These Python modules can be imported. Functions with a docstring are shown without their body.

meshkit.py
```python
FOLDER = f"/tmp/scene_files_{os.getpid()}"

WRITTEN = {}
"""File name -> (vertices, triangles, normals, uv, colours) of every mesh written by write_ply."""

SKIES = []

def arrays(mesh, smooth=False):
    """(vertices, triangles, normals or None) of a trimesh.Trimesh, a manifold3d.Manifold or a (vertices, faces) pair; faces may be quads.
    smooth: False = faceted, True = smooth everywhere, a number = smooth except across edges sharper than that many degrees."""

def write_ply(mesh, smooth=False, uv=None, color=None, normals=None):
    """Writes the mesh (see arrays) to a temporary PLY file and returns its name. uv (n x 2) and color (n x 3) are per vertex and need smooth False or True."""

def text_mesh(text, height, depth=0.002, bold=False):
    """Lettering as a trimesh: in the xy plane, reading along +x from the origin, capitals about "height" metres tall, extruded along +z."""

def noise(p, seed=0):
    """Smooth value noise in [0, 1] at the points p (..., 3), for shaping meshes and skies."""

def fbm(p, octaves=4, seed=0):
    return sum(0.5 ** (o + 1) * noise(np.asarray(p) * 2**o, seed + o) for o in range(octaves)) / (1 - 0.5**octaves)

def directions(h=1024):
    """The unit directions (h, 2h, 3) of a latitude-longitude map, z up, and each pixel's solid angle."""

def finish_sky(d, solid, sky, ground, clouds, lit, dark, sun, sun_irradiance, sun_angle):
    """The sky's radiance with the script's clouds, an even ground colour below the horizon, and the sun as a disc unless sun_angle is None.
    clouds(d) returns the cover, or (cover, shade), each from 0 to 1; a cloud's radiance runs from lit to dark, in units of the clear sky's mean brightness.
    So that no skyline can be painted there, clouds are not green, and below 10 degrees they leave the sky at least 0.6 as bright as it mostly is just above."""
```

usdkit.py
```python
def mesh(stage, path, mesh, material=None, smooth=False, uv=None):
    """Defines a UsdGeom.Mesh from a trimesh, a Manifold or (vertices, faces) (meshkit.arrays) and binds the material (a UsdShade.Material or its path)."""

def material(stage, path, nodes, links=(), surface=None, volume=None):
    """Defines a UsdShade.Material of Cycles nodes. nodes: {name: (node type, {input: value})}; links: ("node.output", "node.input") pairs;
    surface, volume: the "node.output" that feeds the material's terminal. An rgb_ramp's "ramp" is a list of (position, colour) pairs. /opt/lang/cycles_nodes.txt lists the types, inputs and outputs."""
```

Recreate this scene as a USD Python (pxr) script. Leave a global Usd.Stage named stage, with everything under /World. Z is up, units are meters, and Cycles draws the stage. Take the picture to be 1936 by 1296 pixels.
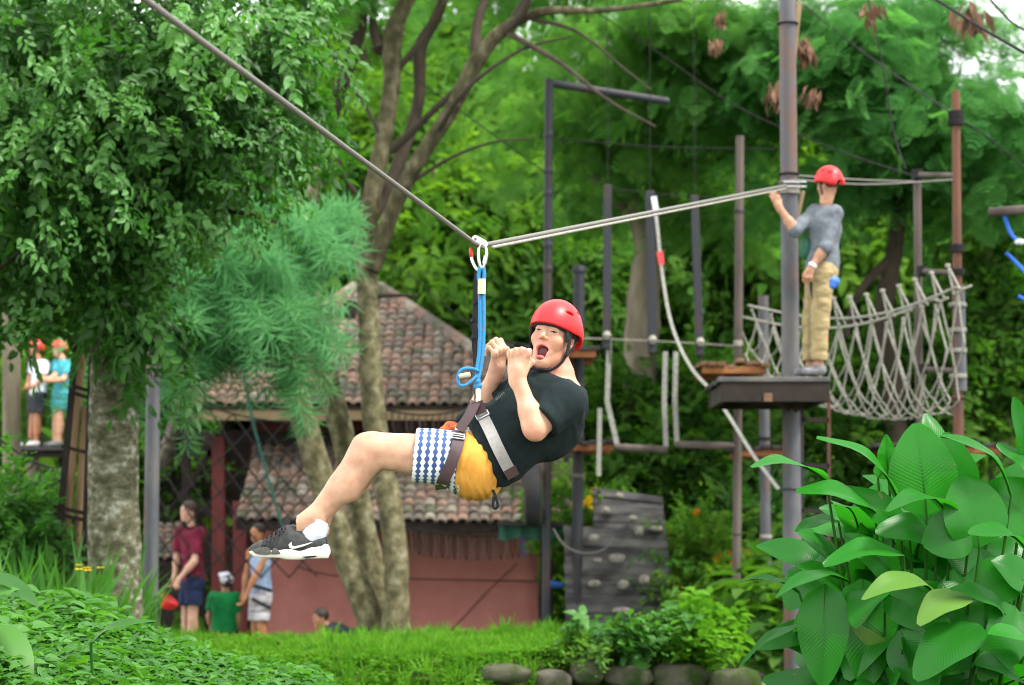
import math, random
import numpy as np, trimesh
from scipy.spatial.transform import Rotation
from pxr import Usd, UsdGeom, UsdLux, UsdShade, Sdf, Gf, Vt
import usdkit, meshkit

stage = Usd.Stage.CreateInMemory()
UsdGeom.SetStageUpAxis(stage, "Z")
world = UsdGeom.Xform.Define(stage, "/World")
stage.SetDefaultPrim(world.GetPrim())

# ---------------------------------------------------------------- camera, sky, sun, exposure
F = 4000.0            # focal length in photo pixels (photo 1936 x 1296)
CX, HY, CAMZ = 968.0, 1000.0, 1.6
cam = UsdGeom.Camera.Define(stage, "/World/camera")
cam.CreateHorizontalApertureAttr(24.0)
cam.CreateFocalLengthAttr(24.0 * F / 1936.0)
cam.CreateVerticalApertureOffsetAttr((HY - 648.0) / 1936.0 * 24.0)
cam.CreateFStopAttr(2.0)
cam.CreateFocusDistanceAttr(8.95)
cam.CreateExposureAttr(2.12)
cam.CreateClippingRangeAttr(Gf.Vec2f(0.1, 2000.0))
cam.AddTranslateOp().Set(Gf.Vec3d(0, 0, CAMZ))
cam.AddRotateXOp().Set(90.0)

SUN_AZ, SUN_EL = math.radians(118.0), math.radians(56.0)      # azimuth from +y (the view direction) towards +x
sun_dir = np.array([math.sin(SUN_AZ) * math.cos(SUN_EL), math.cos(SUN_AZ) * math.cos(SUN_EL), math.sin(SUN_EL)])
sun = UsdLux.DistantLight.Define(stage, "/World/sun")
sun.CreateIntensityAttr(0.4)
sun.CreateAngleAttr(11.0)
sun.CreateColorAttr(Gf.Vec3f(1.0, 0.95, 0.87))
sun.GetPrim().CreateAttribute("inputs:normalize", Sdf.ValueTypeNames.Bool).Set(True)
_z = sun_dir; _x = np.cross([0, 0, 1.0], _z); _x /= np.linalg.norm(_x); _y = np.cross(_z, _x)
sun.AddTransformOp().Set(Gf.Matrix4d(*[float(t) for r in ((*_x, 0), (*_y, 0), (*_z, 0), (0, 0, 0, 1)) for t in r]))

sky_mat = usdkit.material(stage, "/World/Looks/sky", {
    "sky": ("sky_texture", {"sky_type": "single_scattering", "sun_disc": False, "sun_elevation": SUN_EL, "sun_rotation": SUN_AZ}),
    "tc": ("texture_coordinate", {}),
    "n": ("noise_texture", {"scale": 3.0, "detail": 5.0, "roughness": 0.6}),
    "r": ("rgb_ramp", {"ramp": [(0.25, (0.45,) * 3), (0.55, (1.0,) * 3)]}),
    "m": ("mix_color", {"b": (10.5, 10.6, 10.6), "use_clamp": True}),
    "bg": ("background_shader", {"strength": 0.065}),
}, [("tc.generated", "n.vector"), ("n.fac", "r.fac"), ("r.color", "m.fac"), ("sky.color", "m.a"), ("m.result", "bg.color")], surface="bg.background")
dome = UsdLux.DomeLight.Define(stage, "/World/sky")
dome.GetPrim().SetCustomDataByKey("kind", "structure")
UsdShade.MaterialBindingAPI.Apply(dome.GetPrim()).Bind(sky_mat)

# ---------------------------------------------------------------- helpers
def at(px, py, Y):
    return np.array([(px - CX) / F * Y, Y, CAMZ + (HY - py) / F * Y])

V = lambda *a: np.array(a, float)
def unit(v):
    v = np.asarray(v, float)
    return v / max(np.linalg.norm(v), 1e-12)

LOC, USED = {}, {}
def numbered(path):
    k = USED.get(path, -1) + 1
    USED[path] = k
    return path if k == 0 else f"{path}_{k:03d}"

def tag(p, label=None, cat=None, group=None, kind=None):
    p = p.GetPrim() if hasattr(p, "GetPrim") else p
    for k, v in (("label", label), ("category", cat), ("group", group), ("kind", kind)):
        if v: p.SetCustomDataByKey(k, v)
    return p

def thing(name, label, cat, loc=(0, 0, 0), group=None):
    path = numbered("/World/" + name)
    x = UsdGeom.Xform.Define(stage, path)
    loc = [float(t) for t in loc]
    x.AddTranslateOp().Set(Gf.Vec3d(*loc))
    LOC[path] = np.array(loc)
    return tag(x, label, cat, group)

MATS = {}
def obj(name, mesh, mat, parent=None, smooth=False, uv=None, tint=None, label=None, kind=None):
    """one Mesh prim, geometry given in world coordinates"""
    base = "/World" if parent is None else str(parent.GetPath())
    path = numbered(base + "/" + name)
    loc = LOC.get(base, np.zeros(3))
    LOC[path] = loc
    if isinstance(mesh, MB): mesh = mesh.get()
    if isinstance(mesh, trimesh.Trimesh): mesh = (mesh.vertices, mesh.faces)
    v = np.asarray(mesh[0], float) - loc
    m = usdkit.mesh(stage, path, (v, mesh[1]), MATS[mat] if isinstance(mat, str) else mat, smooth=smooth, uv=uv)
    if tint is not None:
        pv = UsdGeom.PrimvarsAPI(m.GetPrim()).CreatePrimvar("tint", Sdf.ValueTypeNames.Color3fArray, UsdGeom.Tokens.vertex)
        pv.Set(Vt.Vec3fArray.FromNumpy(np.asarray(tint, np.float32)))
    tag(m, label, None, None, kind)
    return m.GetPrim()

def solo(name, mesh, mat, label, cat, group=None, smooth=False, kind=None, **kw):
    p = obj(name, mesh, mat, smooth=smooth, **kw)
    return tag(p, label, cat, group, kind)

class MB:
    """collects shapes that become one mesh"""
    def __init__(s): s.v, s.f, s.n = [], [], 0
    def add(s, v, f):
        f = np.asarray(f)
        if f.shape[1] == 4: f = np.vstack([f[:, [0, 1, 2]], f[:, [0, 2, 3]]])
        s.v.append(np.asarray(v, float)); s.f.append(f + s.n); s.n += len(v); return s
    def get(s): return np.vstack(s.v), np.vstack(s.f)
    def box(s, c, size, R=None, bev=0.0, taper=1.0):
        h = np.asarray(size, float) / 2
        if bev <= 0:
            p = np.array([[x, y, z] for z in (-1, 1) for y in (-1, 1) for x in (-1, 1)], float) * h
            fs = [[0, 2, 3, 1], [4, 5, 7, 6], [0, 1, 5, 4], [2, 6, 7, 3], [0, 4, 6, 2], [1, 3, 7, 5]]
            if R is not None: p = p @ np.asarray(R).T
            return s.add(p + c, fs)
        pts = []
        for z in (-1, 1):
            for y in (-1, 1):
                for x in (-1, 1):
                    for k in range(3):
                        q = h - bev; q[k] = h[k]
                        pts.append(np.array([x, y, z]) * q)
        m = trimesh.convex.convex_hull(np.array(pts))
        p = m.vertices if R is None else m.vertices @ np.asarray(R).T
        return s.add(p + c, m.faces)
    def bar(s, a, b, w, h, up=(0, 0, 1), bev=0.0):
        a, b = np.asarray(a, float), np.asarray(b, float)
        x = unit(b - a); z = np.asarray(up, float); y = np.cross(z, x)
        if np.linalg.norm(y) < 1e-6: y = np.cross([0, 1, 0], x)
        y = unit(y); z = np.cross(x, y)
        return s.box((a + b) / 2, (np.linalg.norm(b - a), w, h), np.array([x, y, z]).T, bev)
    def tube(s, pts, r, n=8, cap=True):
        P = np.asarray(pts, float); m = len(P)
        r = np.broadcast_to(np.asarray(r, float), (m,))
        T = np.gradient(P, axis=0); T /= np.maximum(np.linalg.norm(T, axis=1, keepdims=True), 1e-12)
        u = np.cross(T[0], [0, 0, 1.0] if abs(T[0][2]) < .9 else [0, 1.0, 0]); u = unit(u)
        a = np.arange(n) / n * 2 * np.pi; ring = []
        for i in range(m):
            u = unit(u - T[i] * (u @ T[i])); w = np.cross(T[i], u)
            ring.append(P[i] + r[i] * (np.cos(a)[:, None] * u + np.sin(a)[:, None] * w))
        v = np.vstack(ring); f = []
        j = np.arange(n); k = (j + 1) % n
        for i in range(m - 1):
            f.append(np.stack([i * n + j, i * n + k, (i + 1) * n + k, (i + 1) * n + j], 1))
        f = np.vstack(f); f = np.vstack([f[:, [0, 1, 2]], f[:, [0, 2, 3]]])
        if cap:
            v = np.vstack([v, P[0], P[-1]])
            f = np.vstack([f, np.stack([k, j, np.full(n, m * n)], 1), np.stack([(m - 1) * n + j, (m - 1) * n + k, np.full(n, m * n + 1)], 1)])
        return s.add(v, f)
    def cyl(s, a, b, r, r2=None, n=16):
        a, b = np.asarray(a, float), np.asarray(b, float)
        return s.tube([a, b], [r, r if r2 is None else r2], n)
    def ribbon(s, pts, nrm, width, thick):
        P = np.asarray(pts, float); N = np.asarray(nrm, float); m = len(P)
        T = np.gradient(P, axis=0); S = np.cross(T, N); S /= np.maximum(np.linalg.norm(S, axis=1, keepdims=True), 1e-12)
        w = np.broadcast_to(np.asarray(width, float), (m,))[:, None] / 2
        q = np.stack([P + S * w - N * thick / 2, P + S * w + N * thick / 2, P - S * w + N * thick / 2, P - S * w - N * thick / 2], 1).reshape(-1, 3)
        f = []
        for i in range(m - 1):
            for k in range(4):
                f.append([i * 4 + k, i * 4 + (k + 1) % 4, i * 4 + 4 + (k + 1) % 4, i * 4 + 4 + k])
        f += [[3, 2, 1, 0], [m * 4 - 4, m * 4 - 3, m * 4 - 2, m * 4 - 1]]
        return s.add(q, f)

def spline(pts, n):
    """Catmull-Rom through the points (any number of columns)"""
    P = np.asarray(pts, float); P = np.vstack([2 * P[0] - P[1], P, 2 * P[-1] - P[-2]])
    m = len(P) - 3; out = []
    for t in np.linspace(0, m, n):
        i = min(int(t), m - 1); t -= i; a, b, c, d = P[i:i + 4]
        out.append(.5 * (2 * b + (c - a) * t + (2 * a - 5 * b + 4 * c - d) * t * t + (3 * b - a - 3 * c + d) * t ** 3))
    return np.array(out)

# ---------------------------------------------------------------- materials
def mat(name, col, rough=0.7, col2=None, scale=8.0, spec=0.4, bump=0.0, bscale=60.0, metal=0.0, stretch=None, detail=4.0, lo=.35, hi=.65, coat=0.0, sheen=0.0, island=0.0, sss=0.0, third=None):
    n = {"p": ("principled_bsdf", {"roughness": rough, "specular_ior_level": spec, "metallic": metal, "coat_weight": coat, "sheen_weight": sheen}),
         "g": ("geometry", {}), "map": ("mapping", {"scale": stretch or (1, 1, 1)})}
    L = [("g.position", "map.vector")]
    if sss:
        n["p"][1].update({"subsurface_weight": sss, "subsurface_scale": 0.01, "subsurface_radius": (1, .3, .15)})
    c2 = col2 if col2 is not None else tuple(.72 * t for t in col)
    n["n"] = ("noise_texture", {"scale": scale, "detail": detail, "roughness": .6})
    ramp = [(lo, c2), (hi, col)] + ([(min(hi + .12, 1), third)] if third is not None else [])
    n["r"] = ("rgb_ramp", {"ramp": ramp})
    L += [("map.vector", "n.vector"), ("n.fac", "r.fac")]
    src = "r.color"
    if island:
        n["hv"] = ("map_range", {"from_min": 0, "from_max": 1, "to_min": 1 - island, "to_max": 1 + island})
        n["hs"] = ("hsv", {"hue": .5, "saturation": 1.0, "fac": 1.0})
        L += [("g.random_per_island", "hv.value"), ("hv.result", "hs.value"), (src, "hs.color")]
        src = "hs.color"
    L.append((src, "p.base_color"))
    if bump:
        n["bn"] = ("noise_texture", {"scale": bscale, "detail": 4.0, "roughness": .65})
        n["b"] = ("bump", {"strength": bump, "distance": .01})
        L += [("map.vector", "bn.vector"), ("bn.fac", "b.height"), ("b.normal", "p.normal")]
    MATS[name] = usdkit.material(stage, "/World/Looks/" + name, n, L, surface="p.BSDF")

def leafmat(name, cols, trans, rough=.42, fac=.35, spec=.4, patch=.5, vein=False, gloss=0.0, spots=False):
    """cols: ramp of leaf colours, picked spray by spray and leaf by leaf"""
    n = {"g": ("geometry", {}), "oi": ("object_info", {}),
         "a": ("math", {"math_type": "multiply", "value2": .62}), "b": ("math", {"math_type": "multiply_add", "value2": .38}),
         "r": ("rgb_ramp", {"ramp": [(i / (len(cols) - 1), c) for i, c in enumerate(cols)]}),
         "m2": ("mix_color", {"blend_type": "multiply", "fac": 1.0, "b": trans}),
         "p": ("diffuse_bsdf", {}), "t": ("translucent_bsdf", {}), "mx": ("mix_closure", {"fac": fac})}
    src = "r.color"
    L = [("g.random_per_island", "a.value1"), ("oi.random", "b.value1"), ("a.value", "b.value3"), ("b.value", "r.fac")]
    if spots:
        n["sn"] = ("noise_texture", {"scale": 16.0, "detail": 5.0, "roughness": .7}); n["sr"] = ("rgb_ramp", {"ramp": [(.66, (0, 0, 0)), (.70, (1, 1, 1))]}); n["sm"] = ("mix_color", {"b": (.16, .11, .03)})
        L += [("g.position", "sn.vector"), ("sn.fac", "sr.fac"), ("sr.color", "sm.fac"), ("r.color", "sm.a")]; src = "sm.result"
    L += [(src, "p.color"), (src, "m2.a"), ("m2.result", "t.color"), ("p.BSDF", "mx.closure1"), ("t.BSDF", "mx.closure2")]
    out = "mx.closure"
    if gloss:
        n["gl"] = ("glossy_bsdf", {"roughness": rough, "color": (1, 1, 1)}); n["fr"] = ("layer_weight", {"blend": .35}); n["fp"] = ("math", {"math_type": "power", "value2": 3.0}); n["fm"] = ("math", {"math_type": "multiply_add", "value2": .30 * gloss, "value3": .035 * gloss}); n["m3"] = ("mix_closure", {})
        L += [("fr.facing", "fp.value1"), ("fp.value", "fm.value1"), ("fm.value", "m3.fac"), ("mx.closure", "m3.closure1"), ("gl.BSDF", "m3.closure2")]; out = "m3.closure"
    if vein:
        n["uv"] = ("uvmap", {"attribute": "st"})
        n["w"] = ("wave_texture", {"wave_type": "bands", "bands_direction": "y", "scale": 5.0, "distortion": 1.2, "detail": 1.0})
        n["bp"] = ("bump", {"strength": .10, "distance": .006})
        L += [("uv.UV", "w.vector"), ("w.fac", "bp.height"), ("bp.normal", "p.normal")] + ([("bp.normal", "gl.normal")] if gloss else [])
    MATS[name] = usdkit.material(stage, "/World/Looks/" + name, n, L, surface=out)

def tintmat(name, rough=.5, sss=.1, spec=.35, bump=0.15, bscale=180.):
    MATS[name] = usdkit.material(stage, "/World/Looks/" + name, {
        "a": ("attribute", {"attribute": "tint"}), "g": ("geometry", {}),
        "n": ("noise_texture", {"scale": 22.0, "detail": 4.0}), "r": ("rgb_ramp", {"ramp": [(.3, (.84, .77, .74)), (.7, (1.07, 1.06, 1.04))]}),
        "m": ("mix_color", {"blend_type": "multiply", "fac": 1.0, "use_clamp": False}),
        "bn": ("noise_texture", {"scale": bscale, "detail": 3.0}), "b": ("bump", {"strength": bump, "distance": .004}),
        "p": ("principled_bsdf", {"roughness": rough, "specular_ior_level": spec, "subsurface_weight": sss, "subsurface_scale": .012, "subsurface_radius": (1, .35, .2)})},
        [("g.position", "n.vector"), ("n.fac", "r.fac"), ("a.color", "m.a"), ("r.color", "m.b"), ("m.result", "p.base_color"),
         ("g.position", "bn.vector"), ("bn.fac", "b.height"), ("b.normal", "p.normal")], surface="p.BSDF")

tintmat("skin")
tintmat("cloth_tint", rough=.85, sss=0, spec=.2, bump=.2, bscale=400.)
mat("black_cotton", (.011, .019, .020), .9, (.008, .014, .015), 30, .15, .2, 300)
mat("yellow_cloth", (.68, .33, .055), .75, (.58, .26, .04), 18, .25, .2, 120)
mat("maroon_cotton", (.16, .012, .035), .9, (.11, .01, .026), 20, .2)
mat("green_cotton", (.01, .22, .06), .9, (.008, .16, .045), 20, .2)
mat("grey_cotton", (.14, .16, .18), .9, (.09, .105, .125), 16, .2)
mat("khaki_cotton", (.34, .27, .14), .9, (.24, .185, .09), 14, .2)
mat("navy_cotton", (.014, .026, .07), .9, (.01, .018, .05), 20, .2)
mat("white_cotton", (.66, .69, .74), .9, (.5, .54, .6), 25, .2)
mat("sock_cotton", (.72, .77, .86), .95, (.58, .63, .74), 60, .2, .35, 250)
mat("pale_blue_cotton", (.36, .46, .66), .9, (.26, .34, .52), 25, .2)
mat("teal_cotton", (.06, .32, .38), .9, (.04, .24, .29), 20, .2)
mat("dark_cotton", (.03, .034, .04), .9, None, 20, .2)
mat("red_helmet_plastic", (.54, .011, .015), .42, (.47, .009, .012), 6, .45)
mat("red_helmet_matte", (.55, .02, .018), .35, (.46, .016, .016), 6, .5)
mat("orange_helmet_plastic", (.62, .07, .025), .4, None, 6, .5)
mat("black_webbing", (.012, .012, .014), .8, (.02, .02, .022), 150, .3)
mat("brown_webbing", (.075, .042, .045), .55, (.055, .03, .032), 120, .5, .3, 500)
mat("grey_webbing", (.34, .33, .31), .45, (.26, .25, .24), 90, .5, .3, 500)
mat("dark_hair", (.014, .010, .008), .6, (.03, .02, .014), 90, .4)
mat("brown_hair", (.05, .026, .014), .6, (.03, .016, .01), 90, .4)
mat("mouth_dark", (.10, .012, .014), .4, (.06, .008, .01), 50)
mat("tongue_pink", (.45, .12, .12), .35, (.38, .09, .09), 60)
mat("teeth_white", (.72, .68, .58), .25, (.66, .6, .5), 60)
mat("eye_white", (.34, .27, .24), .3, (.3, .24, .2), 20)
mat("eye_dark", (.02, .016, .014), .2, None, 20)
mat("shoe_fabric", (.055, .055, .052), .8, (.032, .033, .034), 40, .3, .4, 260)
mat("shoe_overlay", (.10, .097, .088), .65, (.07, .068, .062), 40, .4, .2, 200)
mat("shoe_sole", (.70, .68, .60), .6, (.55, .53, .45), 16, .4)
mat("shoe_emblem", (.62, .62, .55), .5, (.5, .5, .44), 30)
mat("grey_shoe", (.17, .17, .18), .8, None, 40)
mat("white_shoe", (.6, .6, .6), .7, None, 40)
mat("steel", (.62, .63, .65), .28, (.5, .51, .53), 30, .5, metal=1.0)
mat("white_anodised", (.7, .72, .74), .35, (.6, .62, .64), 30, .5)
mat("red_anodised", (.6, .02, .02), .35, None, 30, .5)
mat("steel_cable", (.16, .15, .13), .6, (.10, .095, .085), 120, .5, .3, 300)
mat("blue_rope", (.03, .22, .44), .8, (.36, .10, .16), 95, .2, .5, 400, lo=.33, hi=.42)
mat("cream_tape", (.62, .56, .38), .7, (.5, .44, .28), 60)
mat("pale_rope", (.36, .35, .30), .9, (.20, .195, .165), 50, .2, .5, 300)
mat("pale_strap", (.30, .30, .27), .85, (.19, .19, .165), 30, .2)
mat("dark_rope", (.012, .012, .012), .9, (.025, .024, .022), 60, .2)
mat("green_rope", (.02, .09, .07), .9, None, 60, .2)
mat("bright_blue_rope", (.03, .13, .55), .8, None, 60, .2)
mat("pole_paint", (.058, .063, .076), .55, (.105, .052, .032), 2.2, .45, .25, 45, stretch=(1, 1, .35), lo=.40, hi=.52, third=(.105, .098, .096))
mat("dark_pole_paint", (.017, .019, .025), .6, (.034, .022, .017), 3, .4, .2, 45, stretch=(1, 1, .4), lo=.36, hi=.5)
mat("rusty_pole", (.125, .052, .03), .8, (.06, .034, .026), 3, .35, .3, 50, stretch=(1, 1, .4))
mat("weathered_pole", (.105, .085, .072), .85, (.05, .038, .032), 3, .3, .3, 40, stretch=(1, 1, .25))
mat("dark_plank", (.045, .042, .042), .85, (.025, .02, .018), 6, .25, .5, 40, stretch=(.3, 1, 1))
mat("worn_plank", (.21, .12, .075), .85, (.10, .05, .028), 5, .25, .5, 40, stretch=(.3, 1, 1))
mat("orange_plank", (.30, .12, .045), .8, (.16, .06, .025), 5, .25, .4, 40, stretch=(.3, 1, 1))
mat("grey_plank", (.12, .116, .113), .92, (.042, .04, .04), 4.5, .25, .7, 30, stretch=(.35, 1, 1.6), island=.2, third=(.16, .15, .135), lo=.38, hi=.58)
mat("hold_stone", (.27, .25, .21), .9, (.13, .12, .10), 22, .2, .6, 60)
mat("red_wall_paint", (.62, .25, .21), .88, (.48, .18, .15), 1.7, .2, .3, 30, lo=.3, hi=.66, detail=7.0)
mat("dark_red_timber", (.16, .035, .033), .75, (.10, .025, .022), 5, .3, stretch=(1, 1, .3))
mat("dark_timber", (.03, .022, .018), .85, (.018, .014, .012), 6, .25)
mat("tan_post", (.26, .165, .09), .85, (.13, .08, .045), 4, .25, .4, 40, stretch=(1, 1, .2))
mat("tan_fascia", (.30, .21, .12), .8, (.2, .14, .08), 4, .3, stretch=(.3, 1, 1))
for _i, (_a, _b) in enumerate((((.205, .128, .095), (.10, .072, .055)), ((.18, .142, .115), (.08, .068, .054)), ((.24, .155, .115), (.13, .088, .066)), ((.135, .112, .092), (.063, .058, .047)), ((.25, .22, .18), (.13, .115, .088)), ((.105, .096, .068), (.055, .064, .032)))):
    mat(f"roof_tile_{'abcdef'[_i]}", _a, .9, _b, 9, .2, .4, 60)
mat("lichen_bark", (.135, .13, .085), .95, (.055, .055, .03), 11, .1, 1.0, 34, stretch=(1, 1, 1.4), third=(.30, .31, .25), lo=.40, hi=.55, detail=7.0)
mat("olive_bark", (.15, .135, .075), .95, (.065, .06, .032), 10, .1, 1.0, 30, stretch=(1, 1, .9), third=(.24, .23, .16), lo=.38, hi=.56, detail=7.0)
mat("moss_bark", (.085, .075, .042), .95, (.04, .038, .02), 9, .1, 1.0, 30, stretch=(1, 1, .7), third=(.14, .13, .085), lo=.40, hi=.56, detail=7.0)
mat("dark_bark", (.055, .042, .03), .95, (.03, .025, .018), 6, .15, .7, 26, stretch=(1, 1, .5))
mat("pale_bark", (.21, .18, .13), .95, (.12, .10, .07), 5, .15, .6, 26, stretch=(1, 1, .3))
mat("rubber", (.014, .014, .015), .7, None, 20, .4)
mat("green_tarp", (.012, .10, .055), .6, (.01, .07, .04), 8, .4)
mat("concrete", (.46, .45, .42), .9, (.36, .35, .32), 6, .2, .3, 40)
mat("wall_stone", (.115, .105, .08), .97, (.035, .06, .014), 4.5, .1, .9, 30, island=.25, lo=.42, hi=.62)
mat("soil", (.07, .075, .03), .97, (.045, .036, .022), 1.5, .1, .6, 8)
mat("dead_leaf", (.22, .12, .07), .9, (.14, .08, .05), 8, .2, island=.3)
mat("lamp_blue", (.03, .14, .5), .5, None, 10, .4)
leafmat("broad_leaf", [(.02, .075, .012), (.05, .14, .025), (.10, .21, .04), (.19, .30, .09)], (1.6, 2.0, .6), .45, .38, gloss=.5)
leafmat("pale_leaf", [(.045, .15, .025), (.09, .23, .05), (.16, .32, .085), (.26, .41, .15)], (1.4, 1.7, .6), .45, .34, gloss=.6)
leafmat("needle_leaf", [(.10, .28, .11), (.16, .38, .17), (.25, .48, .25), (.38, .58, .36)], (1.1, 1.25, .95), .55, .46)
leafmat("feather_leaf", [(.055, .16, .038), (.10, .235, .052), (.17, .32, .07), (.30, .41, .10)], (1.5, 1.6, .8), .6, .5)
leafmat("blue_feather_leaf", [(.05, .17, .045), (.09, .25, .065), (.16, .34, .09), (.26, .44, .13)], (1.4, 1.5, .9), .6, .5)
leafmat("bright_leaf", [(.04, .115, .018), (.095, .20, .03), (.18, .31, .045), (.36, .44, .10)], (1.6, 1.7, .5), .5, .46)
leafmat("deep_leaf", [(.03, .085, .016), (.07, .15, .028), (.13, .23, .045), (.25, .35, .085)], (1.6, 2.0, .6), .55, .38)
leafmat("grass_leaf", [(.055, .16, .016), (.10, .24, .025), (.17, .33, .04), (.30, .38, .09)], (1.5, 1.7, .6), .55, .38)
leafmat("cover_leaf", [(.03, .11, .018), (.07, .20, .035), (.13, .30, .055), (.25, .41, .13)], (1.6, 1.8, .6), .45, .38, gloss=.4)
leafmat("paddle_leaf", [(.010, .11, .008), (.018, .165, .012), (.035, .24, .02), (.08, .31, .035)], (1.9, 2.0, .8), .30, .42, vein=True, gloss=.42, spots=True)
leafmat("paddle_leaf_yellow", [(.08, .20, .025), (.12, .24, .035), (.20, .28, .06)], (1.3, 1.4, .7), .38, .36, vein=True, gloss=.6, spots=True)
leafmat("flower_orange", [(.45, .15, .01), (.5, .2, .02), (.5, .26, .03)], (1.2, 1.2, 1.0), .6, .3)
leafmat("flower_yellow", [(.6, .42, .02), (.65, .5, .04)], (1.2, 1.2, 1.0), .6, .3)
# ---------------------------------------------------------------- smooth solids (people, clothes, helmets)
class Solid:
    """smooth union / difference of round cones and ellipsoids, meshed with surface nets"""
    def __init__(s): s.ops = []
    def rc(s, a, b, ra, rb=None, k=.02, cut=None, sub=False):
        a, b = np.asarray(a, float), np.asarray(b, float); rb = ra if rb is None else rb
        d = b - a; L = max(d @ d, 1e-12)
        def f(p):
            t = np.clip((p - a) @ d / L, 0, 1)
            return np.linalg.norm(p - a - t[..., None] * d, axis=-1) - (ra + (rb - ra) * t)
        r = max(ra, rb); s._push(f, np.minimum(a, b) - r, np.maximum(a, b) + r, k, cut, sub); return s
    def ell(s, c, A, r, k=.02, cut=None, sub=False):
        c, A, r = np.asarray(c, float), np.asarray(A, float), np.asarray(r, float)
        def f(p):
            q = (p - c) @ A.T
            k0 = np.linalg.norm(q / r, axis=-1); k1 = np.linalg.norm(q / r ** 2, axis=-1)
            return k0 * (k0 - 1) / np.maximum(k1, 1e-9)
        e = np.sqrt(((A * r[:, None]) ** 2).sum(0)); s._push(f, c - e, c + e, k, cut, sub); return s
    def _push(s, f, lo, hi, k, cut, sub):
        if cut is not None:
            cuts = [cut] if np.ndim(cut[0]) == 1 else cut
            g = f
            def f(p, g=g, cuts=[(np.asarray(o, float), unit(n)) for o, n in cuts]):
                d = g(p)
                for o, n in cuts: d = np.maximum(d, (p - o) @ n)
                return d
        s.ops.append((f, lo, hi, k, sub))
    def __call__(s, p):
        d = np.full(p.shape[:-1], 9.0)
        for f, lo, hi, k, sub in s.ops: d = s._mix(d, f(p), k, sub)
        return d
    @staticmethod
    def _mix(a, b, k, sub):
        if sub:
            a, b = -a, b
            h = np.maximum(k - np.abs(a - b), 0) / max(k, 1e-6)
            return -(np.minimum(a, b) - h * h * k * .25)
        h = np.maximum(k - np.abs(a - b), 0) / max(k, 1e-6)
        return np.minimum(a, b) - h * h * k * .25
    def mesh(s, res=.012, axes=None):
        lo = np.min([o[1] for o in s.ops if not o[4]], 0) - 3 * res; hi = np.max([o[2] for o in s.ops if not o[4]], 0) + 3 * res
        if axes is None: axes = [np.arange(lo[i], hi[i] + res, res) for i in range(3)]
        D = np.full([len(a) for a in axes], 9.0, np.float32)
        for f, l, h, k, sub in s.ops:
            m = k + 2.5 * res
            sl = [slice(max(np.searchsorted(a, l[i] - m) - 1, 0), np.searchsorted(a, h[i] + m) + 1) for i, a in enumerate(axes)]
            P = np.stack(np.meshgrid(*[a[q] for a, q in zip(axes, sl)], indexing="ij"), -1)
            if P.size == 0: continue
            D[tuple(sl)] = s._mix(D[tuple(sl)], f(P), k, sub)
        return nets(D, axes)

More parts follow.
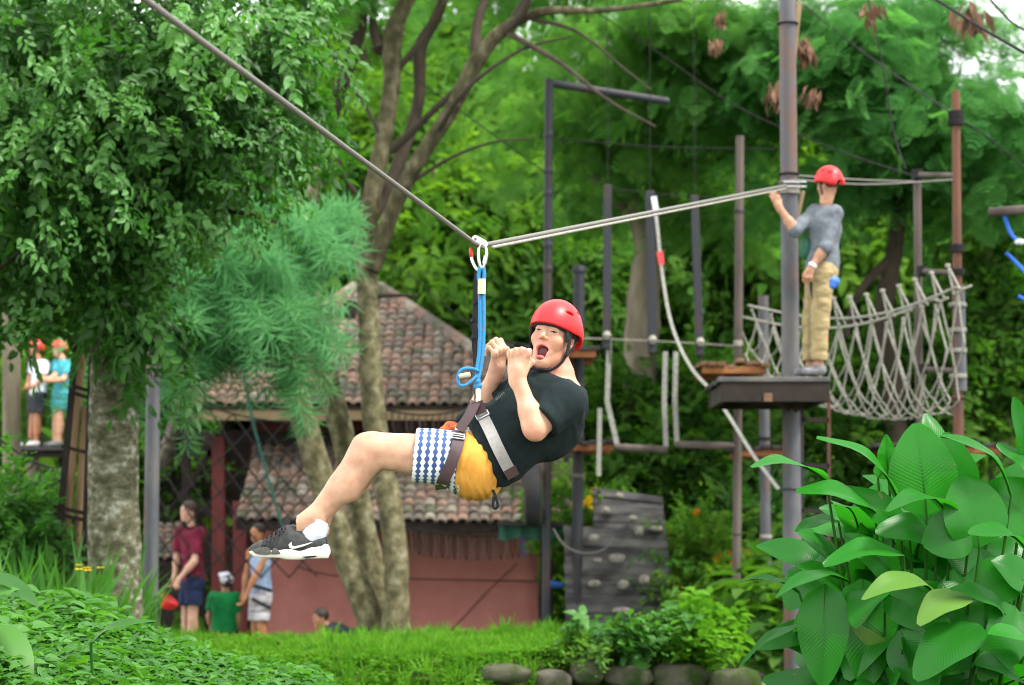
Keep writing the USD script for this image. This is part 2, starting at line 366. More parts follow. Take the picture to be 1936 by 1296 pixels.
def nets(D, axes):
    S = D < 0
    c = [S[i:S.shape[0] - 1 + i, j:S.shape[1] - 1 + j, k:S.shape[2] - 1 + k] for i in (0, 1) for j in (0, 1) for k in (0, 1)]
    n = sum(x.astype(np.uint8) for x in c); act = np.argwhere((n > 0) & (n < 8))
    idx = np.full(n.shape, -1, np.int64); idx[tuple(act.T)] = np.arange(len(act))
    acc, cnt = np.zeros((len(act), 3)), np.zeros(len(act))
    co = [(i, j, k) for i in (0, 1) for j in (0, 1) for k in (0, 1)]
    def pos(ijk): return np.stack([axes[t][ijk[:, t]] for t in range(3)], 1)
    for a in co:
        for b in co:
            if sum(b) - sum(a) == 1 and all(y >= x for x, y in zip(a, b)):
                ia, ib = act + a, act + b
                da, db = D[tuple(ia.T)], D[tuple(ib.T)]
                m = (da < 0) != (db < 0); t = np.where(m, da / np.where(m, da - db, 1), 0)
                pa, pb = pos(ia), pos(ib)
                acc += np.where(m[:, None], pa + t[:, None] * (pb - pa), 0); cnt += m
    v = acc / cnt[:, None]; F_ = []
    for ax in range(3):
        u, w = (ax + 1) % 3, (ax + 2) % 3
        sl = [slice(None)] * 3; sl[ax] = slice(0, -1); A = S[tuple(sl)]
        sl[ax] = slice(1, None); B = S[tuple(sl)]
        e = np.argwhere(A != B)
        e = e[(e[:, u] > 0) & (e[:, w] > 0) & (e[:, u] < n.shape[u]) & (e[:, w] < n.shape[w])]
        q = []
        for du, dw in ((-1, -1), (0, -1), (0, 0), (-1, 0)):
            x = e.copy(); x[:, u] += du; x[:, w] += dw; q.append(idx[tuple(x.T)])
        q = np.stack(q, 1); flip = ~A[tuple(e.T)]
        q[flip] = q[flip][:, ::-1]; F_.append(q)
    f = np.vstack(F_); f = f[(f >= 0).all(1)]
    f = np.vstack([f[:, [0, 1, 2]], f[:, [0, 2, 3]]])
    return v, f

def vnormals(v, f):
    n = np.zeros_like(v); c = np.cross(v[f[:, 1]] - v[f[:, 0]], v[f[:, 2]] - v[f[:, 0]])
    for k in range(3): np.add.at(n, f[:, k], c)
    return n / np.maximum(np.linalg.norm(n, axis=1, keepdims=True), 1e-12)

def wrinkle(m, amp, freq, seed=0, stretch=(1, 1, 1)):
    v, f = m; n = vnormals(v, f)
    d = meshkit.fbm(v * freq * np.asarray(stretch), 3, seed) - .5
    return v + n * (d * 2 * amp)[:, None], f

def hit(solid, px, py, Y0=7.0, Y1=11.0):
    """where the ray through a photo pixel meets a solid; returns point, normal"""
    d = at(px, py, 1.0) - V(0, 0, CAMZ); d /= np.linalg.norm(d); o = V(0, 0, CAMZ); t = Y0
    for _ in range(90):
        e = float(solid((o + d * t)[None])[0])
        if e < .0008 or t > Y1: break
        t += e * .7
    p = o + d * t; h = .003
    n = np.array([float(solid((p + h * e)[None])[0] - solid((p - h * e)[None])[0]) for e in np.eye(3)])
    return p, unit(n)

def hits(solid, pix, Y0=7.0, Y1=11.0):
    """hit() for many pixels at once"""
    d = np.array([at(a, b, 1.0) - V(0, 0, CAMZ) for a, b in pix]); d /= np.linalg.norm(d, axis=1, keepdims=True); o = V(0, 0, CAMZ); t = np.full(len(d), float(Y0))
    for _ in range(60):
        e = solid(o + d * t[:, None]); t = np.where((e > .0006) & (t < Y1), t + e * .7, t)
    p = o + d * t[:, None]; h = .003
    n = np.stack([solid(p + h * e) - solid(p - h * e) for e in np.eye(3)], 1)
    return p, n / np.maximum(np.linalg.norm(n, axis=1, keepdims=True), 1e-12)

def frame(up, fwd):
    u = unit(up); f = unit(np.asarray(fwd, float) - u * (u @ np.asarray(fwd, float))); return np.array([np.cross(u, f), f, u])   # left, forward, up

def add_hand(S, wrist, d, palm, thumb, s=1.0, curl=(70, 85, 60), spread=.0, tcurl=.6, fine=False):
    """palm, four unequal bent fingers and a thumb. d: wrist to knuckles, palm: where the palm faces, thumb: the thumb's side"""
    d, palm = unit(d), np.asarray(palm, float); palm = unit(palm - d * (d @ palm)); t = unit(np.asarray(thumb, float)); t = unit(t - d * (d @ t) - palm * (palm @ t))
    w = np.asarray(wrist, float)
    S.rc(w - d * .02 * s, w + d * .02 * s, .027 * s, .03 * s, .02 * s)
    for i, (o, L, fl, r) in enumerate(((.031, .088, (.045, .027, .021), .0100), (.0105, .092, (.049, .031, .023), .0105), (-.0105, .088, (.045, .029, .022), .0100), (-.030, .08, (.036, .022, .019), .0088))):
        k0 = w + d * L * s + t * o * s
        S.ell(k0 - palm * .004 * s - d * .004 * s, np.eye(3), np.array([.0125, .0125, .0125]) * s * (1 if i < 3 else .9), .004 * s)
        S.rc(w + d * .015 * s + t * o * .55 * s, k0, .0175 * s, .0125 * s, .014 * s)
        a, p, q = 0., k0, d
        for j in range(3):
            a += math.radians(curl[j] * (1 + .06 * i)); q = d * math.cos(a) + palm * math.sin(a) + t * spread * (1.5 - i) * .2
            e = p + unit(q) * fl[j] * s
            S.rc(p, e, (r + .001 - .0008 * j) * s, (r - .0006 - .0008 * j) * s, .004 * s); p = e
    if fine:        # knuckles, and the hollows between the tendons of the back of the hand
        for o, L in ((.031, .088), (.0105, .093), (-.0105, .089), (-.030, .081)):
            S.ell(w + d * (L + .003) * s + t * o * s - palm * .006 * s, np.eye(3), np.array([.0115] * 3) * s, .004 * s)
        for o, L in ((.0208, .092), (0, .094), (-.0203, .086)):
            S.rc(w + d * (L + .012) * s + t * o * s - palm * .016 * s, w + d * (L - .045) * s + t * o * .8 * s - palm * .0215 * s, .0050 * s, .0020 * s, .006 * s, None, True)
    b = w + d * .025 * s + t * .022 * s + palm * .012 * s
    S.rc(w + d * .01 * s + t * .008 * s, b, .02 * s, .016 * s, .015 * s)
    m = b + unit(d * .75 + t * .65 + palm * .3) * .042 * s
    S.rc(b, m, .0145 * s, .0115 * s, .008 * s)
    e = m + unit(d * (1 - tcurl) + palm * tcurl * .9 - t * tcurl * .8) * .032 * s
    S.rc(m, e, .0112 * s, .0095 * s, .004 * s)

def add_head(S, c, A, s=1.0, mouth=0.0, detail=True):
    """A: left, forward, up rows; c: between the ears"""
    P = lambda l, f, u: c + s * (A[0] * l + A[1] * f + A[2] * u)
    E = lambda l, f, u, r, k=.02, sub=False: S.ell(P(l, f, u), A, np.array(r) * s, k * s, None, sub)
    R = lambda a, b, ra, rb, k=.012, sub=False: S.rc(P(*a), P(*b), ra * s, rb * s, k * s, None, sub)
    E(0, -.012, .035, (.076, .095, .09)); E(0, .03, -.02, (.062, .062, .072), .03)
    jd = -.019 * mouth
    E(0, .035, -.062 + jd, (.045, .052, .052), .03)
    R((0, .068, -.098 + jd), (0, .06, -.09 + jd), .019, .02, .022)
    for q in (-1, 1):
        R((q * .054, -.005, -.05), (q * .018, .06, -.097 + jd), .018, .015, .025)
        E(q * .042, .058, -.022, (.024, .022, .022), .022)
        E(q * .074, -.018, -.005, (.009, .02, .033), .006)
        if detail:
            E(q * .078, -.012, -.003, (.006, .01, .018), .004, True)
    R((-.034, .077, .035), (.034, .077, .035), .012, .012, .016)
    if detail:
        for q in (-1, 1):
            E(q * .033, .098, .012, (.019, .016, .0125), .01, True)
            R((q * .020, .080, .0190), (q * .046, .071, .0172), .0080, .0074, .004)
            R((q * .020, .079, .0025), (q * .046, .070, .003), .0070, .0066, .005)
        R((0, .085, .022), (0, .106, -.015), .0078, .0105, .009)
        for q in (-1, 1):
            E(q * .0115, .095, -.021, (.0078, .010, .0078), .006)
            E(q * .0065, .099, -.028, (.003, .005, .003), .002, True)
        if mouth:
            for q in (-1, 1):
                R((q * .031, .068, -.055 + .3 * jd), (0, .089, -.040), .0070, .0072, .006)
                R((q * .031, .068, -.062 + .5 * jd), (0, .082, -.091 + jd), .0075, .0085, .006)
            E(0, .088, -.057 + .4 * jd, (.0262, .046, .0150), .006, True)
            E(0, .086, -.070 + .7 * jd, (.0195, .046, .0250), .008, True)
        else:
            R((-.02, .087, -.048), (.02, .087, -.048), .006, .006, .006)
            R((-.018, .086, -.057), (.018, .086, -.057), .007, .007, .006)
            E(0, .098, -.0525, (.022, .008, .0016), .002, True)
    else:
        R((0, .085, .022), (0, .106, -.016), .010, .013, .012)
    return P

def face_tint(v, c, A, s, skin, lip=(.55, .2, .2), mouth=0.0, ruddy=.25):
    """skin colour of the vertices; lips, cheeks and nose are redder"""
    q = ((v - c) @ A.T) / s; base = np.tile(np.asarray(skin, float), (len(v), 1))
    jd = -.019 * mouth
    red = np.array([1.02, .74, .70])
    def blend(w, col): base[:] = base * (1 - w[:, None]) + np.asarray(col) * w[:, None]
    g = lambda p, r: np.exp(-(((q - np.array(p)) / np.array(r)) ** 2).sum(1))
    w = np.clip(g((.045, .06, -.02), (.03, .05, .025)) + g((-.045, .06, -.02), (.03, .05, .025)) + g((0, .105, -.02), (.016, .03, .016)), 0, 1) * ruddy * 2
    base *= (1 - w[:, None]) + w[:, None] * red
    if mouth:
        e = np.sqrt((q[:, 0] / .033) ** 2 + ((q[:, 2] + .062 - .6 * jd) / .038) ** 2); w = np.clip((1.12 - e) / .25, 0, 1) * (q[:, 1] > .045)
    else:
        e = np.sqrt((q[:, 0] / .027) ** 2 + ((q[:, 2] + .0525) / .013) ** 2); w = np.clip((1.1 - e) / .3, 0, 1) * (q[:, 1] > .06)
    blend(w * .75, lip)
    for sg in (-1, 1):     # brows
        bx = (q[:, 0] * sg - .034) / .021; bz = (q[:, 2] - .036 + .006 * bx ** 2) / .0055
        w = np.clip(1.3 - np.sqrt(bx ** 2 + bz ** 2), 0, 1) * (q[:, 1] > .05); blend(w * .6, np.asarray(skin) * .28)
    return base
# ---------------------------------------------------------------- ground
def sst(a, b, x):
    t = np.clip((np.asarray(x, float) - a) / (b - a), 0, 1); return t * t * (3 - 2 * t)
def ground(x, y):
    x, y = np.asarray(x, float), np.asarray(y, float)
    p = np.stack([x * .35, y * .35, 0 * x], -1)
    h = .10 + .10 * (meshkit.fbm(p, 3, 7) - .5)
    edge = 16.4 + .25 * np.sin(x * 1.3) - 5 * (1 - sst(-3.0, -2.2, x))
    right = 1 - sst(1.25, 1.95, x)
    h += .46 * sst(edge - .04 - 1.3 * (1 - sst(-.5, .5, x)), edge + .12, y) * (1 - sst(19.0, 21.5, y)) * right
    h += .95 * (1 - .34 * sst(-2.4, -1.2, x)) * (1 - sst(-1.15, -.5, x)) * sst(6.5, 8.5, y) * (1 - sst(11.0, 14.0 - 1.6 * (1 - sst(-3.0, -2.2, x)), y))
    h -= .35 * (1 - sst(2, 7, y))
    h += sst(31, 60, y) * 8.0 + sst(60, 110, y) * 10
    h += .25 * sst(24, 30, y) * sst(.6, 3, x)
    return h
gx = np.concatenate([np.linspace(-90, -9, 28), np.arange(-8.5, 8.6, .22), np.linspace(9, 90, 28)])
gy = np.concatenate([np.linspace(-40, 2, 12), np.arange(2.5, 16.0, .3), np.arange(16.0, 17.2, .06), np.arange(17.2, 34, .3), np.linspace(34.5, 130, 60)])
GX, GY = np.meshgrid(gx, gy, indexing="ij")
GZ = ground(GX, GY); nx, ny = GX.shape
I = np.arange(nx * ny).reshape(nx, ny)
solo("ground", (np.stack([GX, GY, GZ], -1).reshape(-1, 3), np.stack([I[:-1, :-1], I[1:, :-1], I[1:, 1:], I[:-1, 1:]], -1).reshape(-1, 4)), "soil", None, None, kind="structure", smooth=True)
gz = lambda x, y: float(ground(x, y))

# mossy stone edging of the lawn, stone by stone
rng = np.random.default_rng(5)
def stone_mesh(c, r, seed, pw=.6):
    s = trimesh.creation.icosphere(2, 1.0); v = s.vertices.copy()
    v = np.sign(v) * np.abs(v) ** pw
    v = v * (1 + .28 * (meshkit.fbm(v * 1.6 + seed * 3.1, 2, seed) - .5))[:, None] * np.asarray(r) + c
    return v, s.faces
edge_t = thing("stone_edging", "low mossy stone edging along the front of the lawn", "stone wall", (0, 16.45, .1))
x = -2.4
k = 0
while x < 1.75:
    w = rng.uniform(.14, .46)
    for row in range(2):
        if rng.random() < (.62 if x < -.3 else .18): continue
        y = 16.33 + .25 * math.sin((x + w / 2) * 1.3) + rng.uniform(-.10, .08) - (.45 - .3 * row if x < -.3 else 0)
        zt = .20 + row * .25 + rng.uniform(-.05, .05) - .45 * float(sst(1.25, 1.95, x))
        obj("stone", stone_mesh(V(x + w / 2 + row * .1, y, zt), V(w * .50, .14, rng.uniform(.05, .12)), k, rng.uniform(.6, .85)), "wall_stone", edge_t, smooth=35); k += 1
    x += w * .98
pav = thing("stone_steps", "patch of rough grey paving stones beside the foot of the tall pole", "paving", (2.0, 18, .1))
for k in range(34):
    px, py = rng.uniform(1360, 1484), rng.uniform(1212, 1300)
    Y = 1.45 / max((py - HY) / F, .02); Y = float(np.clip((CAMZ - .22) / ((py - HY) / F), 17.0, 25))
    p = at(px, py, Y); p[2] = gz(p[0], p[1]) + .03
    obj("stone", stone_mesh(p, V(rng.uniform(.12, .22), rng.uniform(.15, .3), .06), k + 50), "hold_stone" if k % 3 else "wall_stone", pav, smooth=35)

# ---------------------------------------------------------------- the house
HS_ = thing("house", "red walled house with two tiers of old clay tiled roof", "house", at(750, 1225, 27))
TILES = {"n": 0}
def tile_mesh(o, X, U, N, w, L, jit):
    """one curved roof tile: X along the eave, U up the slope, N out of the roof"""
    n = 5; a = np.linspace(-1.25, 1.25, n + 1); r = w * .53; th = .018
    arc = np.stack([np.sin(a) * r, (np.cos(a) - math.cos(1.25)) * r * .9], 1)
    arc2 = np.stack([np.sin(a) * (r - th), (np.cos(a) - math.cos(1.25)) * (r * .9) - th], 1)
    v = []
    for (s, q) in ((0, arc), (L, arc), (0, arc2)):
        lift = .032 if s == 0 else .004
        for x_, z_ in q: v.append(o + X * (x_ + jit[0]) + U * (s + jit[1]) + N * (z_ + lift + jit[2] * (1 if s == 0 else .3)))
    m = n + 1; f = []
    for i in range(n):
        f.append([i, i + 1, m + i + 1, m + i]); f.append([2 * m + i, 2 * m + i + 1, i + 1, i])
    return np.array(v), np.array(f)
def tiled(roof, e0, e1, up, clip, w=.135, L=.20, over=.26, rng=np.random.default_rng(3), limit=300, tilts=.007):
    """tiles a plane: e0-e1 the eave, up the slope direction; clip(x, s) says whether the tile stands on it"""
    X = unit(e1 - e0); U = unit(up); N = unit(np.cross(X, U)); W = np.linalg.norm(e1 - e0); S = np.linalg.norm(up)
    rest = [MB() for _ in range(6)]; made = 0
    for j in range(int(S / L) + 1):
        for i in range(int(W / w) + 1):
            x_, s_ = (i + .5) * w, j * L
            if not clip(x_, s_): continue
            g = meshkit.noise(np.array([x_ * .9, s_ * 1.1, 3.0])); mt = int(np.clip(rng.normal(2.2 + 2.4 * (g - .5), 1.6), 0, 5.4))
            vv, ff = tile_mesh(e0 + X * x_ + U * (s_ - .02), X, U, N, w, over, (rng.uniform(-.012, .012), rng.uniform(-.03, .02), rng.uniform(0, tilts * 2.2)))
            if made < limit:
                obj("tile", (vv, ff), f"roof_tile_{'abcdef'[mt]}", roof, smooth=50); made += 1
            else: rest[mt].add(vv, ff)
    for mt, m in enumerate(rest):
        if m.n: obj("far_tile", m, f"roof_tile_{'abcdef'[mt]}", roof, smooth=50, kind="stuff")
def slab(pts, th=.05):
    P = np.array(pts, float); n = unit(np.cross(P[1] - P[0], P[2] - P[0])); n = n if n[2] > 0 else -n; k = len(P)
    v = np.vstack([P, P - n * th]); f = [[0, i, i + 1] for i in range(1, k - 1)] + [[k, k + i + 1, k + i] for i in range(1, k - 1)]
    for i in range(k):
        j = (i + 1) % k; f += [[i, k + i, k + j], [i, k + j, j]]
    return v, np.array(f)
# lower walls
def wall_box(x0p, x1p, z0, z1, Y, th, name, m, bev=0):
    a, b = at(x0p, 0, Y)[0], at(x1p, 0, Y)[0]
    obj(name, MB().box(((a + b) / 2, Y + th / 2, (z0 + z1) / 2), (b - a, th, z1 - z0), None, bev), m, HS_)
wall_box(478, 1018, -.1, 1.72, 27.0, .2, "wall", "red_wall_paint")
wall_box(440, 466, -.1, 1.95, 26.7, .16, "corner_post", "dark_red_timber")
wall_box(400, 424, -.1, 2.8, 27.6, .16, "corner_post", "dark_red_timber")
obj("side_wall", MB().box((at(478, 0, 27)[0] + .1, 29.6, .9), (.2, 5.0, 2.0)), "red_wall_paint", HS_)
obj("side_wall", MB().box((at(1018, 0, 27)[0] - .1, 29.6, .9), (.2, 5.0, 2.0)), "red_wall_paint", HS_)
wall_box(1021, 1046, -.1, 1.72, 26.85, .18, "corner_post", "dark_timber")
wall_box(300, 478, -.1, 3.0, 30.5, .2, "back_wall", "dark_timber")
obj("wall_crack", MB().tube([at(850, 1195, 26.985), at(920, 1120, 26.99), at(978, 1065, 26.985)], .007, 5), "dark_red_timber", HS_)
# lower roof
LR0, LR1 = at(445, 986, 25.75), at(1090, 992, 25.75)
LRu = at(500, 838, 27.75) - at(500, 986, 25.75)
LRu[0] = 0
lr = obj("roof", slab([LR0, LR1, LR1 + LRu, LR0 + LRu], .05), "dark_timber", HS_)
Wd = np.linalg.norm(LR1 - LR0)
tiled(lr, LR0, LR1, LRu, lambda x_, s_: True, limit=300)
obj("eave_board", MB().bar(LR0 + V(0, .03, -.07), LR1 + V(0, .03, -.07), .03, .07), "dark_timber", lr)
m = MB()
for k in range(14):
    p = LR0 + (LR1 - LR0) * (k + .5) / 14; obj("rafter", MB().bar(p + V(0, .05, -.09), p + LRu * .6 + V(0, 0, -.09), .06, .06), "dark_timber", lr)
# band of wall between the roofs
wall_box(472, 1010, 2.3, 3.35, 27.8, .18, "upper_wall", "dark_red_timber")
obj("flashing", MB().bar(at(430, 826, 27.62), at(1090, 826, 27.62), .10, .16), "dark_timber", HS_)
# upper roof: hipped
E0, E1 = at(345, 752, 26.7), at(1040, 778, 26.7)
E0[2] = E1[2] = at(0, 768, 26.7)[2]
PK0, PK1 = at(668, 552, 30.2), at(722, 552, 30.2)
up_f = V(0, PK0[1] - E0[1], PK0[2] - E0[2]); SL = np.linalg.norm(up_f)
ur = obj("roof", slab([E0, E1, PK1, PK0], .05), "dark_timber", HS_)
Wd = E1[0] - E0[0]; xa, xb = PK0[0] - E0[0], PK1[0] - E0[0]
tiled(ur, E0, E1, up_f, lambda x_, s_: xa * s_ / SL < x_ < Wd - (Wd - xb) * s_ / SL, limit=300)
B0, B1 = E0 + V(0, 7.0, 0), E1 + V(0, 7.0, 0)
for q in ([E1, B1, PK1], [B0, E0, PK0], [B1, B0, PK0, PK1]): obj("roof_side", slab(q, .05), "roof_tile_d", ur)
def ridge(a, b, n):
    for k in range(n):
        p, q = a + (b - a) * k / n, a + (b - a) * (k + 1.12) / n
        obj("ridge_tile", MB().tube([p + V(0, 0, .03), q + V(0, 0, .055)], [.105, .085], 8), f"roof_tile_{'aecbfd'[k % 6]}", ur, smooth=40)
ridge(E1 + V(0, 0, .02), PK1, 17); ridge(E0 + V(0, 0, .02), PK0, 14); ridge(PK0, PK1, 2)
obj("fascia", MB().bar(E0 + V(.1, .06, -.10), E1 + V(-.1, .06, -.10), .03, .15), "tan_fascia", ur)
for k in range(16):
    p = E0 + (E1 - E0) * (k + .5) / 16; obj("rafter", MB().bar(p + V(0, .10, -.10), p + up_f * .35 + V(0, 0, -.08), .06, .07), "dark_timber", ur)
# open porch at the left: braces and a low roof edge
for a, b in (((345, 790), (430, 900)), ((440, 790), (350, 930)), ((340, 930), (438, 1005))):
    obj("brace", MB().bar(at(*a, 28.2), at(*b, 28.2), .07, .07, (0, 1, 0)), "dark_timber", HS_)
obj("porch_beam", MB().bar(at(330, 785, 27.9), at(480, 785, 27.9), .12, .14), "dark_timber", HS_)
obj("porch_post", MB().bar(at(352, 1235, 28.4), at(352, 780, 28.4), .11, .11, (0, 1, 0)), "dark_timber", HS_)
pr = obj("porch_roof", slab([at(292, 1062, 27.2), at(348, 1062, 27.2), at(348, 1000, 28.4), at(292, 1000, 28.4)], .05), "dark_timber", HS_)
tiled(pr, at(292, 1062, 27.2), at(350, 1062, 27.2), at(292, 1000, 28.4) - at(292, 1062, 27.2), lambda a, b: True)
vr = obj("verge", MB().bar(at(308, 880, 27.4), at(352, 752, 27.0), .12, .06), "roof_tile_d", HS_)
ridge2 = [at(306, 885, 27.4), at(350, 756, 26.9)]
for k in range(8):
    p, q = ridge2[0] + (ridge2[1] - ridge2[0]) * k / 8, ridge2[0] + (ridge2[1] - ridge2[0]) * (k + 1.1) / 8
    obj("verge_tile", MB().tube([p + V(0, -.02, .06), q + V(0, -.02, .085)], [.09, .075], 8), f"roof_tile_{'dfbd'[k % 4]}", vr, smooth=40)
# ---------------------------------------------------------------- foliage kit
def leaf_quad(MBo, base, d, n, L, w, fold=.25, droop=.15):
    """a pointed folded leaf of four triangles"""
    d, n = unit(d), unit(np.asarray(n) - unit(d) * (unit(d) @ np.asarray(n))); s = np.cross(d, n)
    b = np.asarray(base, float); mid = b + d * L * .48 - n * 0
    tip = b + d * L - n * L * droop
    v = [b, mid + s * w / 2 + n * w * fold, mid - n * L * droop * .12, mid - s * w / 2 + n * w * fold, tip]
    MBo.add(v, [[0, 1, 2], [0, 2, 3], [1, 4, 2], [2, 4, 3]])
def leaf_oval(MBo, base, d, n, L, w, fold=.22, droop=.15):
    """a rounded leaf of ten triangles, folded along its rib and drooping"""
    d = unit(d); n = unit(np.asarray(n) - d * (d @ np.asarray(n))); s = np.cross(d, n); b = np.asarray(base, float)
    c = lambda t: b + d * L * t - n * L * droop * t * t
    v = [c(0), c(.35), c(.7), c(1)]
    for sg in (1, -1):
        for t, k in ((.2, .78), (.48, 1.0), (.76, .62)): v.append(c(t) + s * sg * w / 2 * k + n * w * fold * k)
    MBo.add(v, [[0, 1, 4], [4, 1, 5], [1, 2, 5], [5, 2, 6], [2, 3, 6], [0, 7, 1], [7, 8, 1], [1, 8, 2], [8, 9, 2], [2, 9, 3]])
def proto_twig(seed, n=16, L=.13, w=.06, reach=.45, droop=.5):
    r = np.random.default_rng(seed); m = MB()
    for k in range(n):
        t = (k + .5) / n; a = k * 2.4; p = V(t * reach, .0, -droop * t * t * reach) + r.normal(0, .03, 3)
        d = V(.75, math.cos(a), .25 * math.sin(a) - .35); leaf_oval(m, p, d + r.normal(0, .25, 3), V(0, 0, 1) + r.normal(0, .35, 3), L * r.uniform(.7, 1.2), w * r.uniform(.8, 1.15))
    return m.get()
def proto_whorl(seed, n=28, L=.19, w=.0125):
    r = np.random.default_rng(seed); m = MB()
    for k in range(n):
        a = k * 2.4; t = k / n; d = V(.75 - .9 * (1 - t) * .6, math.cos(a) * .9, math.sin(a) * .9 - .15) + r.normal(0, .1, 3)
        leaf_quad(m, V(t * .13, 0, 0), d, unit(V(1, 0, .6)), L * r.uniform(.75, 1.2), w, .1, .22)
    return m.get()
def proto_frond(seed, pinnae=9, leaflets=9, L=.34):
    r = np.random.default_rng(seed); m = MB()
    for k in range(pinnae):
        t = (k + .8) / pinnae; p = V(t * L, 0, -.32 * L * t * t)
        for sgn in (-1, 1):
            pl = L * .42 * math.sin(math.pi * (.18 + .74 * t)) ; d = unit(V(.55, sgn, -.22) + r.normal(0, .08, 3))
            for j in range(leaflets):
                q = p + d * pl * (j + .5) / leaflets
                for s2 in (-1, 1):
                    e = unit(d * .45 + s2 * unit(np.cross(d, V(0, 0, 1))) + V(0, 0, -.15)); wv = d * .0070; z = V(0, 0, .0)
                    m.add([q - wv, q + wv, q + e * .030 + wv * .4, q + e * .030 - wv * .4], [[0, 1, 2, 3]])
    return m.get()
def proto_fan(seed, n=4):
    m = MB()
    r = np.random.default_rng(seed)
    for k in range(n):
        v, f = proto_frond(seed * 7 + k, 7, 5); R_m = Rotation.from_euler("zyx", [r.uniform(-1.2, 1.2), r.uniform(-.3, .6), r.uniform(-.4, .4)]).as_matrix()
        m.add(v @ R_m.T + r.normal(0, .08, 3), f)
    return m.get()
def proto_tuft(seed, n=16, h=.22, w=.010, lean=.5):
    r = np.random.default_rng(seed); m = MB()
    for k in range(n):
        a = r.uniform(0, 6.28); c = V(math.cos(a), math.sin(a), 0); s = V(-c[1], c[0], 0) * w * r.uniform(.7, 1.2); hh = h * r.uniform(.5, 1.15); l = lean * r.uniform(.2, 1.2)
        b = c * r.uniform(0, .07); p1 = b + V(0, 0, hh * .6) + c * hh * l * .35; p2 = b + V(0, 0, hh * (1 - .25 * l)) + c * hh * l
        m.add([b - s, b + s, p1 + s * .8, p1 - s * .8, p2], [[0, 1, 2], [0, 2, 3], [3, 2, 4]])
    return m.get()
def proto_herb(seed, n=9, L=.09, w=.055, h=.16):
    r = np.random.default_rng(seed); m = MB()
    for k in range(n):
        a = k * 2.4 + r.uniform(-.3, .3); z = h * (k + 1) / n
        leaf_oval(m, V(0, 0, z) + r.normal(0, .012, 3), V(math.cos(a), math.sin(a), r.uniform(.0, .5)), V(0, 0, 1) + r.normal(0, .2, 3), L * r.uniform(.7, 1.2), w * r.uniform(.8, 1.2), .2, .3)
    return m.get()
PROTO = {"twig": [proto_twig(k) for k in range(4)], "bigtwig": [proto_twig(10 + k, 11, .19, .10, .5) for k in range(3)], "smalltwig": [proto_twig(30 + k, 26, .085, .045, .42, .3) for k in range(3)],
         "whorl": [proto_whorl(k) for k in range(3)], "fan": [proto_fan(k + 1) for k in range(4)],
         "tuft": [proto_tuft(k) for k in range(4)], "shorttuft": [proto_tuft(20 + k, 22, .085, .007, .8) for k in range(4)], "blades": [proto_tuft(40 + k, 12, .5, .016, .45) for k in range(3)],
         "herb": [proto_herb(k) for k in range(4)], "fern": [proto_frond(50 + k, 10, 7, .4) for k in range(2)], "bigherb": [proto_herb(70 + k, 8, .16, .085, .3) for k in range(3)]}
def instancer(name, proto, P, Rm, scale, mtl, parent=None, kind=None):
    base = "/World" if parent is None else str(parent.GetPath()); path = numbered(base + "/" + name)
    loc = LOC.get(base, np.zeros(3)); pi = UsdGeom.PointInstancer.Define(stage, path); rel = pi.CreatePrototypesRel()
    ps = PROTO[proto]
    for k, m in enumerate(ps):
        q = usdkit.mesh(stage, f"{path}/{'leaf_spray' if k == 0 else f'leaf_spray_{k:03d}'}", m, MATS[mtl], smooth=proto in ("twig", "bigtwig", "smalltwig", "herb", "bigherb")); rel.AddTarget(q.GetPath())
    n = len(P); r = np.random.default_rng(n)
    pi.CreateProtoIndicesAttr(Vt.IntArray.FromNumpy(r.integers(0, len(ps), n).astype(np.int32)))
    pi.CreatePositionsAttr(Vt.Vec3fArray.FromNumpy((np.asarray(P) - loc).astype(np.float32)))
    q = Rotation.from_matrix(Rm).as_quat()
    pi.CreateOrientationsAttr(Vt.QuathArray([Gf.Quath(float(a[3]), float(a[0]), float(a[1]), float(a[2])) for a in q]))
    s = np.broadcast_to(np.asarray(scale, float), (n,)); pi.CreateScalesAttr(Vt.Vec3fArray.FromNumpy(np.repeat(s[:, None], 3, 1).astype(np.float32)))
    if kind: tag(pi, kind=kind)
    return pi.GetPrim()
def frames(X, up=(0, 0, 1), roll=0.0, r=None):
    """rotation matrices whose x axis is X and whose z axis is near up"""
    X = X / np.maximum(np.linalg.norm(X, axis=1, keepdims=True), 1e-9); Z = np.array(np.broadcast_to(np.asarray(up, float), X.shape))
    if r is not None: Z = Z + r.normal(0, roll, Z.shape)
    Yv = np.cross(Z, X); Yv /= np.maximum(np.linalg.norm(Yv, axis=1, keepdims=True), 1e-9)
    return np.stack([X, Yv, np.cross(X, Yv)], 2)
def crown_points(blobs, n, r, shell=.55, clump=1.1, thr=.42, seed=0, tuft=8, spread=.24):
    """points in clumps: first the ends of branchlets, then sprays round each of them"""
    n0 = max(n // tuft, 6); flat = .6 if spread < .3 else .3
    vol = np.array([np.prod(b[1]) ** .75 for b in blobs]); P, D = [], []
    for b, c in zip(blobs, r.multinomial(n0, vol / vol.sum())):
        d = r.normal(0, 1, (c * 4, 3)); d /= np.linalg.norm(d, axis=1, keepdims=True)
        rad = shell + (1 - shell) * r.random(c * 4) ** .7
        p = np.asarray(b[0]) + d * rad[:, None] * np.asarray(b[1])
        ok = meshkit.noise(p * clump, seed) > thr; p, d = p[ok][:c], d[ok][:c]
        P.append(p); D.append(d)
    P, D = np.vstack(P), np.vstack(D); P, D = np.repeat(P, tuft, 0), np.repeat(D, tuft, 0)
    j = r.normal(0, 1, P.shape) * V(1, 1, flat) * spread; D = D + j / max(spread, 1e-6) * .5; D /= np.linalg.norm(D, axis=1, keepdims=True)
    return P + j, D
